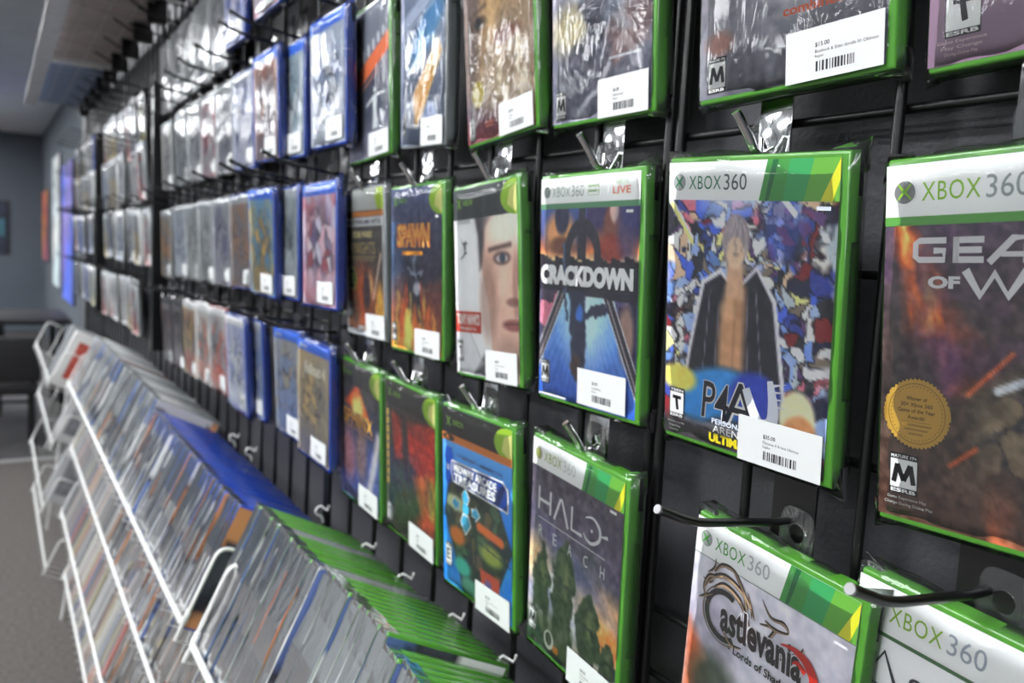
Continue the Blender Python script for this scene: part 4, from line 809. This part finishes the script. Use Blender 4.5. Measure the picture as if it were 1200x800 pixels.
# ---------------------------------------------------------------- blue and greyish cases farther along the wall
rs = random.Random(4)
ORD = 'first second third fourth fifth sixth seventh eighth ninth tenth eleventh twelfth thirteenth fourteenth fifteenth sixteenth seventeenth eighteenth nineteenth'.split()
GREYS = [(150, 154, 158), (172, 174, 176), (122, 128, 134), (186, 186, 184), (140, 140, 146)]
def small_art(seed, base, acc, header, H, w=.129):
    return ps_art(seed, base, acc, header, H).mesh('cover_sheet')
PS = [
 # (row, left X, front y, Z bottom, plastic, base, accents, header, title, label text)
 (2, -1.167, .384, -.083, 'blue', (190, 180, 196), [(150, 60, 70), (206, 170, 180), (90, 80, 120), (226, 220, 224), (200, 200, 214), (120, 110, 140)], 'blue', None, 'blue game case with a red and white crowded cover'),
 (2, -1.338, .3885, -.083, 'blue', (150, 156, 160), [(110, 120, 120), (170, 176, 180)], 'grey', None, 'blue-edged game case with a dull grey-green cover'),
 (2, -1.403, .372, -.083, 'blue', (96, 140, 180), [(214, 170, 70), (150, 120, 70), (80, 130, 160)], 'blue', None, 'blue game case with a yellow and sky-blue cover'),
 (2, -1.605, .390, -.083, 'blue', (130, 118, 112), [(150, 110, 84), (110, 104, 110)], 'grey', None, 'blue-edged game case with a brownish cover'),
 (2, -1.742, .390, -.085, 'grey', (140, 142, 148), [(96, 90, 120), (160, 160, 166)], 'grey', None, 'greyish game case with a dark violet smudge'),
 (2, -1.878, .390, -.087, 'grey', (158, 160, 162), [(180, 182, 184), (120, 126, 120)], 'grey', None, 'pale grey game case with glinting film'),
 (2, -2.014, .390, -.089, 'grey', (150, 154, 152), [(130, 134, 130), (176, 178, 176)], 'grey', None, 'greyish green game case in crinkled film'),
 (2, -2.150, .390, -.091, 'grey', (160, 164, 170), [(140, 150, 166), (180, 184, 190)], 'grey', None, 'pale bluish grey game case'),
 (2, -2.330, .390, -.098, 'grey', (130, 124, 116), [(170, 120, 70), (120, 120, 124)], 'grey', None, 'grey game case with an orange smudge beside the dark gap'),
 (1, -1.152, .384, .132, 'blue', (150, 158, 172), [(120, 132, 160), (186, 190, 196)], 'blue', None, 'blue game case in bright wrinkled film'),
 (1, -1.350, .3955, .131, 'blue', (150, 160, 166), [(120, 140, 150), (190, 196, 200)], 'blue', None, 'blue game case with a grey-green cover under glare'),
 (1, -1.420, .379, .131, 'blue', (150, 130, 126), [(150, 90, 70), (120, 110, 124), (200, 200, 204)], 'blue', None, 'dark blue game case with a reddish brown cover'),
 (1, -1.600, .390, .130, 'blue', (140, 146, 170), [(110, 120, 160), (190, 190, 200)], 'grey', None, 'violet grey game case under glare'),
 (1, -1.736, .390, .129, 'grey', (160, 162, 166), [(190, 192, 194), (130, 130, 140)], 'grey', None, 'silver grey game case with a white glare spot'),
 (1, -1.872, .390, .128, 'grey', (160, 150, 154), [(170, 90, 100), (180, 180, 184)], 'grey', None, 'grey game case with a pink patch low on its cover'),
 (1, -2.008, .390, .127, 'grey', (166, 168, 170), [(140, 144, 150), (190, 190, 192)], 'grey', None, 'plain silver game case'),
 (1, -2.144, .390, .126, 'grey', (156, 160, 162), [(180, 184, 186), (120, 124, 130)], 'grey', None, 'silver game case with a dark lower edge'),
 (1, -2.330, .390, .120, 'grey', (170, 170, 168), [(190, 190, 188), (150, 150, 150)], 'grey', None, 'pale silver game case beside the dark gap'),
 (3, -1.177, .385, -.300, 'blue', (150, 140, 122), [(176, 150, 100), (110, 104, 96), (140, 130, 112)], 'blue', 'Fallout 4', 'blue game case with a golden brown centre and pale title'),
 (3, -1.325, .395, -.298, 'blue', (140, 146, 156), [(150, 140, 124), (110, 130, 170)], 'blue', None, 'blue game case with a beige upper and blue lower cover'),
 (3, -1.505, .3885, -.297, 'blue', (130, 140, 160), [(100, 120, 160), (170, 176, 186)], 'grey', None, 'blue game case half hidden, with its wide blue edge showing'),
 (3, -1.548, .372, -.296, 'blue', (170, 176, 196), [(130, 140, 190), (200, 204, 210)], 'white', None, 'blue game case with a pale lilac cover'),
 (3, -1.755, .388, -.296, 'red', (176, 176, 176), [(150, 150, 154), (196, 90, 70)], 'white', None, 'red-edged game case with a pale cover'),
 (3, -1.892, .390, -.300, 'white', (196, 194, 190), [(140, 130, 130), (190, 120, 100), (210, 210, 208)], 'white', None, 'white game case with a small orange figure shape'),
 (3, -2.029, .390, -.305, 'white', (150, 130, 120), [(196, 160, 60), (150, 60, 60), (90, 84, 96)], 'white', None, 'game case with a yellow and red cover'),
 (3, -2.166, .390, -.310, 'black', (60, 56, 60), [(40, 38, 42), (96, 84, 90)], 'black', None, 'black game case with a dark cover'),
 (3, -2.310, .390, -.314, 'black', (70, 64, 68), [(110, 84, 84), (50, 48, 52)], 'black', None, 'black game case with a dull red smudge, beside the dark gap'),
 (0, -1.420, .372, .360, 'blue', (170, 150, 160), [(176, 60, 80), (190, 190, 200)], 'blue', None, 'blue game case with a pink edge, tilted, at the top edge'),
 (0, -1.235, .390, .372, 'blue', (120, 130, 170), [(60, 80, 150), (170, 170, 190)], 'blue', None, 'blue game case cut by the top of the picture'),
 (0, -1.610, .372, .345, 'blue', (150, 156, 190), [(100, 110, 170), (200, 200, 210)], 'blue', None, 'lilac blue game case under glare in the uppermost row'),
 (0, -1.800, .390, .330, 'grey', (150, 154, 158), [(120, 126, 130), (180, 182, 186)], 'grey', None, 'grey game case in the uppermost row beside the lilac one'),
 (0, -1.937, .390, .325, 'grey', (160, 164, 166), [(190, 192, 192), (130, 134, 140)], 'grey', None, 'silver game case with the brightest glare in the uppermost row'),
 (0, -2.074, .390, .322, 'grey', (156, 160, 160), [(170, 174, 176), (120, 124, 126)], 'grey', None, 'silver grey game case in the uppermost row'),
 (0, -2.211, .390, .320, 'grey', (150, 154, 154), [(176, 180, 180), (130, 136, 136)], 'grey', None, 'greenish silver game case in the uppermost row'),
 (0, -2.360, .390, .315, 'grey', (160, 160, 160), [(180, 180, 180), (140, 140, 140)], 'grey', None, 'silver game case last before the gap'),
]
ROWN = {0: 'uppermost row', 1: 'upper row', 2: 'middle row', 3: 'lower row'}
sd = 100
for (row, xl, y, zb, pl, b_, acc, hd, ti, lb) in PS:
    sd += 1; H = .170 if row != 0 else .172
    art = small_art(sd, b_, acc, hd, H)
    root = hang_case(dict(X=xl+.0645, y=y, Z=zb+H/2, roll=rs.uniform(-1.2, 1.2), pitch=rs.uniform(1.5, 3.5), yaw=rs.uniform(-.6, .6), plast=pl, art=art, prt=prt_ps4(ti) if hd == 'blue' else None,
        H=H, label=lb+', '+ROWN[row], price=('$19.00', 'Game', 'Regular') if xl > -1.5 else None, lboff=(-.004, .006), seed=1+sd % 5))
    if xl <= -1.5:
        m = MB(); m.box((0, -.00035, -.026), (.040, 0, 0), PAPER); o = m.build('price_label', root); o.location = (.018, -.0079, .036)
    L = .117 if y > .38 else .1171
    black_hook(xl+.0675, zb+H+.012, ('black peg hook over the %s' % lb).replace('game case ', 'case '), 'long black peg hooks over the blue and grey cases')
# beyond the dark gap: four rows of small greyish cases, shapes and colours soft with distance
FARROWS = [(.100, .150, 'third'), (-.083, .167, 'fourth'), (-.302, .190, 'lowest'), (.240, .178, 'second')]
COLW = ['silver', 'pale grey', 'bluish grey', 'white', 'dull green-grey']
_fa = [small_art(300+i, GREYS[i % 5], [GREYS[(i+2) % 5], [(176, 150, 90), (150, 60, 60), (90, 110, 150), (196, 196, 196), (110, 110, 116), (200, 190, 120), (80, 84, 90)][i % 7]], ['grey', 'white', 'black', 'grey'][i % 4], .170) for i in range(10)]
cnt = {}
for ri, (zb, H, rn) in enumerate(FARROWS):
    x = -2.70
    i = 0
    while x > -4.95:
        if abs(x+.0675+3.74) > .10 and not (ri == 2 and rs.random() < .12):
            pl = rs.choice(['grey', 'grey', 'white', 'grey', 'blue' if ri else 'grey', 'black']); 
            root = empty('game_case', label='small greyish game case beyond the dark gap, %s in the %s far row' % (['first','second','third','fourth','fifth','sixth','seventh','eighth','ninth','tenth','eleventh','twelfth','thirteenth','fourteenth','fifteenth','sixteenth','seventeenth'][i], rn), cat='game case', group='small greyish cases far along the wall')
            place(root, x+.0645, .392+rs.uniform(-.01, .01), zb+.085+rs.uniform(-.004, .004), rs.uniform(-1.5, 1.5), rs.uniform(1, 4), rs.uniform(-1, 1), (.003, .007, -.085))
            link('case_shell', shell_mesh(pl, .135, .170, .014, False), root)
            c = link('cover_sheet', _fa[rs.randrange(10)], root); c.location = (-.0672, -.0073, .1665)
            link('plastic_sleeve', sleeve_mesh(.135, .170, .014, 1+i % 3, 5, 6), root)
            if ri in (0, 1): m_ = _cm.setdefault('fl', (lambda q: (q.box((0, -.00035, -.026), (.040, 0, 0), PAPER), q.mesh('price_label'))[1])(MB())); o = link('price_label', m_, root); o.location = (.018, -.0079, .036)
            black_hook(x+.0675, zb+.182, 'small black peg hook over the %s case of the %s far row' % (ORD[i], rn), 'small black peg hooks far along the wall')
            i += 1
        x -= .150
# ---------------------------------------------------------------- white wire rack under the grid: cases filed edge-on on tilted shelves
A = R(25); YAW = R(-.6)
rack_M = Matrix.Rotation(YAW, 4, 'Z')
def tier_pt(X, t, du=0., dv=0.):
    """point on tier t: du along the shelf from its lip towards the wall, dv up the cases' spines; X = along the wall"""
    y0, z0 = TIERS[t]
    yy = y0 + du*math.cos(A) + dv*math.sin(A); zz = z0 - du*math.sin(A) + dv*math.cos(A)
    return Vector((X, yy-.0105*X-.0155, zz+EYE))
TIERS = [(.2035, -.4930), (.2110, -.7030), (.1830, -.9130), (.1900, -1.1230)]
def rack_rot(): return Matrix.Rotation(YAW, 3, 'Z') @ Matrix(((0, -1, 0), (1, 0, 0), (0, 0, 1)))  # local x -> +y (depth), local y -> -x
# a filed case is modelled: width along local x (lip to wall), thickness along local y, height along z, then tilted by A
def file_case(X, t, kind, label, group, H, jit=(0, 0), tilt=0., sheet=None, first=None, dz=0.):
    root = empty('game_case', label=label, cat='game case', group=group)
    M = Matrix.Rotation(YAW+R(tilt), 3, 'Z') @ Matrix.Rotation(-A, 3, 'X') @ Matrix.Rotation(math.pi/2, 3, 'Z')
    p = tier_pt(X, t, .0675+.002+jit[0], .004+jit[1]+dz)
    root.matrix_world = Matrix.Translation(p) @ M.to_4x4()
    link('case_shell', shell_mesh(kind, .135, H, .0136, False), root)
    if sheet: 
        c = link('cover_sheet', sheet[0], root); c.location = (-.0672, -.0070, H-.0035)
        s = link('edge_sheet', sheet[1], root)
    link('plastic_sleeve', slim_sleeve(H), root)
    return root
def slim_sleeve(H):
    k = ('slim', H)
    if k in _cm: return _cm[k]
    rs_ = random.Random(5); mb = MB(); x, y = .0675+.0011, .0070; n = 5; h = H+.0004; vs = []; fs = []
    for sgn in (-1, 1):
        for j in range(n+1): vs.append((-x-.001*(j % 2), sgn*y*(.95 if j in (0, n) else 1), -.0005+(h+.0005)*j/n))
        vs += [(x, sgn*y, h), (x, sgn*y, -.0005)]
    m = n+3
    for j in range(n): fs.append((j, m+j, m+j+1, j+1))
    vs += [(-x+.012, -y, h+.0002), (-x+.012, y, h+.0002)]; fs.append((n, m+n, 2*m+1, 2*m))
    for k_, s in ((0, 1), (m, -1)):
        f = [k_+j for j in range(n+3)]; fs.append(tuple(f if s == 1 else f[::-1]))
    q = len(vs); vs += [(-x, -y, h-.006), (-x, y, h-.006), (-x-.0045, 0, h+.003), (-x+.008, -y*.6, h+.0003), (-x+.008, y*.6, h+.0003)]
    fs += [(q, q+1, q+2), (q+3, q+2, q+4), (q, q+2, q+3), (q+1, q+4, q+2)]
    mb.add(vs, fs, sleeve_mat('slim_film', haze=.01, bump=.14, scale=40, rough=.12, ior=1.18)); me = mb.mesh('plastic_sleeve'); _cm[k] = me; return me
_sheets = {}
def edge_sheet(H, col, col2, head):
    """printed strip seen through the clear edge of a case (its aisle side, local -x)"""
    key = (H, col, col2, head)
    if key in _sheets: return _sheets[key]
    mb = MB(); x = -.0675-.0003; r = random.Random(hash(key) % 1000); z = .004; cs = [col, col2]; y = .0066
    while z < H-.030:
        h = min(r.uniform(.012, .05), H-.030-z); mb.add([(x, -y, z), (x, y, z), (x, y, z+h), (x, -y, z+h)], [(0, 3, 2, 1)], ink(cs[r.random() < .35])); z += h
    mb.add([(x, -y, z), (x, y, z), (x, y, H-.004), (x, -y, H-.004)], [(0, 3, 2, 1)], ink(head)); me = mb.mesh('edge_sheet'); _sheets[key] = me; return me
_fc = {H: [Cv(GREYS[i % 5], .129, H-.007, .008, 400+i).cells(10, [(150, 150, 154), (60, 60, 70), (176, 120, 80), (80, 100, 150), (200, 200, 200)], .05).mesh('cover_sheet') for i in range(6)] for H in (.19, .17)}
EC = [((150, 152, 150), (96, 98, 100)), ((206, 206, 204), (170, 172, 172)), ((60, 62, 66), (110, 110, 112)), ((184, 110, 60), (70, 90, 140)), ((120, 124, 128), (190, 190, 190)), ((84, 88, 92), (150, 150, 150)), ((196, 60, 44), (220, 220, 216)), ((70, 92, 140), (160, 164, 170)), ((190, 176, 120), (90, 84, 76)), ((214, 214, 212), (60, 60, 64)), ((100, 104, 104), (60, 62, 64)), ((134, 138, 138), (176, 178, 176))]
rk = random.Random(11)
ORD = 'first second third fourth fifth sixth seventh eighth ninth tenth eleventh twelfth thirteenth fourteenth fifteenth sixteenth seventeenth eighteenth nineteenth'.split()
def ordi(n):
    if n <= 19: return ORD[n-1]
    T = {2: 'twent', 3: 'thirt', 4: 'fort', 5: 'fift', 6: 'sixt', 7: 'sevent', 8: 'eight', 9: 'ninet'}[n//10]
    return T+'ieth' if n % 10 == 0 else T+'y-'+ORD[n % 10-1]
_n = {}
def block(t, xa, xb, kinds, stack, group, step=.0150, dz=0., heads=None, ec=None, gap=0.):
    x = xa
    while x > xb:
        k = rk.choice(kinds); H = .17 if k == 'blue' else .19
        a, b = rk.choice(ec or EC); head = {'blue': (50, 84, 170), 'green': (96, 100, 96), 'grey': (150, 150, 150), 'white': (200, 200, 198), 'black': (50, 50, 52), 'red': (150, 40, 30)}[k]
        _n[stack] = _n.get(stack, 0)+1
        file_case(x, t, k, '%s case, %s from the near end of the %s' % (k, ordi(_n[stack]), stack), group, H, (rk.uniform(-.0030, .0030), rk.uniform(0, .0010) if t == 0 else rk.uniform(0, .004)), 0., (rk.choice(_fc[H]), edge_sheet(H, a, b, head)), dz=dz)
        x -= step+(rk.random() < gap)*.012
G1 = 'long green stack'; GG = 'cases in the long green stack, top tier of the rack'; ECG = [EC[0], ((206, 206, 206), (90, 92, 96)), ((176, 96, 56), (120, 122, 126)), EC[1], ((84, 96, 130), (150, 150, 152)), EC[2], EC[4], EC[5], EC[10], EC[11], EC[10], EC[2], EC[5], EC[3], EC[7], EC[9], EC[0], ((150, 156, 160), (120, 124, 126))]
block(0, -.442, -.600, ['green'], 'short green stack nearest the camera', 'short green stack nearest the camera on the rack', dz=-.004)
block(0, -.610, -.760, ['green'], G1, GG, dz=.004, ec=ECG)
block(0, -.760, -.785, ['grey', 'green'], G1, GG, dz=.002)
block(0, -.785, -.900, ['green'], G1, GG, ec=ECG)
block(0, -.900, -.920, ['grey'], G1, GG, ec=ECG)
block(0, -.920, -1.010, ['green'], G1, GG, ec=ECG)
block(0, -1.075, -1.74, ['blue'], 'blue stack', 'blue stack on the top tier of the rack', ec=[EC[1], EC[9], EC[0], EC[7], EC[4], EC[9], EC[0]], gap=.1)
block(0, -1.76, -2.36, ['grey', 'grey', 'white'], 'greyish stack', 'grey-white stack beyond the blue one, top tier', step=.0152, ec=[EC[0], EC[1], EC[4], EC[11], EC[9]], gap=.12)
block(0, -2.365, -2.375, ['red'], 'pale far stack', 'pale far end stack, top tier')
block(0, -2.40, -2.95, ['grey', 'white', 'white'], 'pale far stack', 'pale far end stack, top tier', step=.0205, ec=[EC[1], EC[1], EC[0], EC[11]], gap=.1)
block(1, -.86, -2.0, ['grey', 'white', 'grey', 'blue'], 'second rack tier', 'cases on the second tier of the rack', step=.0165, gap=.15)
block(2, -.95, -1.75, ['grey', 'white', 'grey', 'black'], 'third rack tier', 'cases on the third tier of the rack', step=.0205, gap=.1)
# what is left of the filed cases: one part-like mass per tier, too many and too small to pick apart
def filler(t, xa, xb, step, name='filed_cases'):
    mb = MB(); x = xa; r = random.Random(t*7+3); cols = [mat('edge_%d' % i, tuple(int(.45*v+.55*142) for v in c[0]), rough=.3, coat=.3) for i, c in enumerate(EC)]
    while x > xb:
        H = r.choice((.17, .19))+r.uniform(0, .004); j = r.uniform(-.003, .003)
        P = [tier_pt(x+s*step*.44, t, u+j, v) for v in (.004, H) for (s, u) in ((-1, .002), (1, .002), (1, .137), (-1, .137))]
        mb.add(P, [(0,3,2,1),(4,5,6,7),(0,1,5,4),(1,2,6,5),(2,3,7,6),(3,0,4,7)], r.choice(cols)); x -= step
    return tag(mb.build(name), ['', 'small pale cases filed at the far end of the second tier', 'small pale cases filed at the far end of the third tier', 'small pale cases filed on the bottom tier of the white rack'][t], 'game cases', kind='stuff')
filler(1, -2.02, -3.0, .016); filler(2, -1.77, -3.0, .017); filler(3, -.9, -3.0, .017)

def rack_unit(xa, xb, label, proud=0.):
    t = empty('wire_rack', (xa*.5+xb*.5, .3, 0), label, 'rack'); inv = Matrix.Translation(t.location).inverted()
    def T(X, k, u, v): q = tier_pt(X, k, u, v)-Vector((0, proud, 0)); return inv @ q
    r = .0026
    for k in range(4):
        # lip rail: along the front, turned up at both ends
        m = MB(); m.tube([T(xa, k, -.004, .034), T(xa, k, -.004, .022)]+[T(xa-.006, k, -.004, .018), T(xb+.006, k, -.004, .018), T(xb, k, -.004, .022), T(xb, k, -.004, .034)], r*1.55, WHITEW, 8); m.build('lip_rail', t)
        m = MB(); n = int((xa-xb)/.05)
        for i in range(n+1):
            X = xa+(xb-xa)*i/n; m.tube([T(X, k, -.004, .016), T(X, k, -.004, -.003), T(X, k, .150, -.003)], .0010, WHITEW, 4, cap=False)
        tag(m.build('shelf_wires', t), kind='stuff')
        for X in (xa, xb):
            m = MB(); m.tube([T(X, k, -.004, -.003)]+arc(T(X, k, -.004, .105), T(X, k, -.004, .122), T(X, k, .012, .122), 5)+[T(X, k, .060, .122), T(X, k, .060, -.003)], r, WHITEW, 8); m.build('end_frame', t)
    for X in (xa-.02, xb+.02):
        m = MB(); m.tube([T(X, 3, .14, -.2), T(X, 0, .15, .0)], .004, WHITEW, 8); m.build('upright', t)
rack_unit(-1.045, -2.98, 'long unit of the white wire rack holding the blue and grey-white stacks')
rack_unit(-.30, -.985, 'near unit of the white wire rack holding the green stacks')
rack_unit(-3.05, -4.1, 'far unit of the white wire rack, standing a little proud', .05)
for i, X in enumerate((-.62, -.84, -1.12, -1.50, -1.62, -2.02, -.72, -.95)):
    t_ = tier_pt(X, 0, .150, .195); m = MB()
    m.tube([(0, 0, -.008), (0, -.002, 0)]+[(.0, -.005-.007*math.sin(a), .003+.007*(1-math.cos(a))) for a in [k*math.pi/5 for k in range(6)]]+[(.003, .005, .010), (.006, .006, .018)], .0014, WHITEW, 7)
    o = m.build('rack_clip'); o.location = (X, .408, -.352+EYE-.034); tag(o, 'white curled wire clip on the black grid, %s from the near end' % ['second', 'fourth', 'sixth', 'seventh', 'eighth', 'ninth', 'third', 'fifth'][i], 'clip', 'white curled clips along the black grid')
# far unit holds a few large pale cases facing out
for k, (X, t, c, lb) in enumerate(((-3.12, 0, (206, 206, 204), 'large white box standing on the far rack unit, top tier'), (-3.30, 0, (150, 154, 156), 'grey box behind the large white one on the far rack unit'), (-3.22, 1, (190, 190, 190), 'pale box on the second tier of the far rack unit'), (-3.22, 2, (170, 172, 172), 'pale box on the third tier of the far rack unit'))):
    root = empty('game_box', label=lb, cat='box'); M = Matrix.Rotation(YAW, 3, 'Z') @ Matrix.Rotation(-A, 3, 'X') @ Matrix.Rotation(math.pi/2, 3, 'Z')
    p = tier_pt(X, t, .075, .004); p.y -= .05; root.matrix_world = Matrix.Translation(p) @ M.to_4x4()
    m = MB(); m.box((-.07, -.02, 0), (.07, .02, .19), mat('box_%d' % k, c, rough=.35, coat=.3)); me = m.mesh('box_body'); bevel_mesh(me, .002, 2); link('box_body', me, root)
    m = MB(); m.box((-.045, -.0208, .03), (.055, -.0202, .16), mat('box_art' if k == 0 else 'box_art_grey', (176, 74, 60) if k == 0 else (120, 122, 126), rough=.4, noise=.3, nscale=30)); m.build('front_panel', root)
# ---------------------------------------------------------------- wire shelf over the grid
t = empty('overhead_shelf', (-3.2, .30, EYE+.60), 'white-edged wire shelf with a dark underside, high above the far half of the wall', 'shelf')
OV = Matrix.Rotation(R(-.6), 4, 'Z')
def o_(x, y, z): return OV @ Vector((x+.6, y, z))
m = MB()
for (a, b) in ((-.80, 1.55),): m.box((a+.6, -.115, .012), (b+.6, .115, .030), mat('dark_board', (168, 156, 154), rough=.7, noise=.15, nscale=6), OV)
m.build('board', t)
m = MB(); m.box((-2.0+.6, -.115, .012), (-.84+.6, .115, .030), mat('blue_grey_board', (130, 150, 184), rough=.7), OV); tag(m.build('board', t), 'bluish far board')
for i in range(29):
    x = 1.5-.12*i; m = MB(); m.tube([o_(x, -.118, .004), o_(x-.10, .112, .004)], .0018, WHITEW if False else mat('grey_wire', (190, 190, 192), rough=.4), 5); m.build('cross_wire', t)
for y in (-.06, 0, .06):
    m = MB(); m.tube([o_(1.55, y, .007), o_(-2.0, y, .007)], .0016, mat('grey_wire'), 5); m.build('long_wire', t)
m = MB()
for z in (-.004, .022): m.tube([o_(1.55, -.122, z), o_(-2.0, -.122, z)], .0032, WHITEW, 6)
m.build('front_rail', t)
m = MB(); m.box((-2.0+.6, -.150, -.010), (1.55+.6, -.100, -.006), sleeve_mat('acrylic_edge', haze=.85, bump=.6, scale=14, rough=.25), OV); m.build('label_strip', t)
for x in (-.82, .40): m = MB(); m.box((x-.018+.6, -.12, -.002), (x+.018+.6, .115, .012), WHITEW, OV); m.build('cross_bar', t)
for i in range(14):
    x = 1.5-.26*i; m = MB(); m.box((x-.012+.6, .07, -.045), (x+.012+.6, .118, .012), BLACKW, OV); m.tube([o_(x, .11, -.04), o_(x, .02, .008)], .003, BLACKW, 6); m.build('bracket', t)

# ---------------------------------------------------------------- far end of the shop
BLK = mat('black_furniture', (20, 20, 22), rough=.5); MET = mat('dark_metal', (40, 40, 42), rough=.4, metal=.6)
t = empty('table', (-6.3, -.25, 0), 'long black table at the far end, past the rack', 'table')
m = MB(); m.box((-.55, -.85, .72), (.30, .72, .75), BLK); me = m.mesh('tabletop'); bevel_mesh(me, .004, 2); link('tabletop', me, t)
for x, y in ((.26, .66), (.26, -.8), (-.5, .66), (-.5, -.8)): m = MB(); m.tube([(x, y, 0), (x, y, .72)], .02, MET, 8); m.build('leg', t)
m = MB(); m.box((.22, -.8, .42), (.25, .66, .46), MET); m.build('cross_bar', t)
def chair(x, y, rz, label):
    t = empty('chair', (x, y, 0), label, 'chair'); t.rotation_euler = (0, 0, R(rz))
    m = MB(); m.box((-.23, -.22, .36), (.23, .22, .43), BLK); me = m.mesh('seat'); bevel_mesh(me, .02, 3); link('seat', me, t)
    m = MB(); m.box((-.24, .19, .44), (.24, .24, .70), BLK); me = m.mesh('backrest'); bevel_mesh(me, .015, 3); link('backrest', me, t)
    for sx in (-1, 1):
        m = MB(); m.tube([(sx*.2, -.2, 0), (sx*.2, -.19, .43)], .012, MET, 8); m.build('leg', t)
        m = MB(); m.tube([(sx*.2, .24, 0), (sx*.2, .20, .43), (sx*.2, .215, .70)], .012, MET, 8); m.build('leg', t)
    m = MB(); m.tube([(-.2, -.19, .25), (.2, -.19, .25)], .008, MET, 6); m.build('stretcher', t)
chair(-5.72, .03, -90, 'black padded chair standing in front of the long table, nearest the aisle')
chair(-6.95, -.12, 90, 'black chair behind the long table, its backrest above the top')
# posters and banners on the wall past the grid
def poster(name, x0, x1, z0, z1, col, lb, y=YW, wall='side', th=.02, cols=None):
    t = empty(name, ((x0+x1)/2, y-th/2-.004, z0+EYE), lb, 'poster'); hw = (x1-x0)/2; m = MB(); m.box((-hw, -th/2, 0), (hw, th/2, z1-z0), mat(name+'_board', (60, 60, 64), rough=.5)); m.build('backing', t)
    c = Cv(col, x1-x0, z1-z0, (x1-x0)/14, 77); c.cells(20, cols or [col], .04) if cols else None; o = link('print', c.mesh('print'), t); o.location = (-hw, -th/2-.002, z1-z0)
poster('white_banner', -10.25, -9.30, -.54, .78, (214, 214, 208), 'tall narrow white banner on the wall past the grid', cols=[(214, 214, 208), (206, 208, 204), (190, 204, 206)])
poster('orange_poster', -12.2, -11.2, -.33, .50, (176, 96, 70), 'orange and pink poster in the far corner', cols=[(190, 104, 64), (160, 90, 110), (200, 130, 70)])
poster('blue_poster', -9.0, -7.9, -.60, .62, (96, 110, 200), 'blue and violet poster just past the end of the grid', cols=[(88, 110, 214), (120, 110, 190), (150, 140, 200)])
t = empty('framed_poster', (XF+.016, -.153, EYE-.29), 'dark poster with a teal patch on the far wall, cut by the left edge', 'poster')
m = MB(); m.box((-.012, -.42, 0), (.012, .42, .67), mat('poster_board', (22, 26, 40), rough=.4)); m.build('backing', t)
m = MB(); m.box((.0122, -.40, .02), (.014, .40, .65), mat('poster_dark_print', (26, 34, 54), rough=.4, noise=.6, nscale=5)); m.box((.0142, .12, .22), (.0150, .38, .44), mat('poster_teal', (50, 96, 110), rough=.4)); m.build('print', t)
bpy.context.view_layer.update()
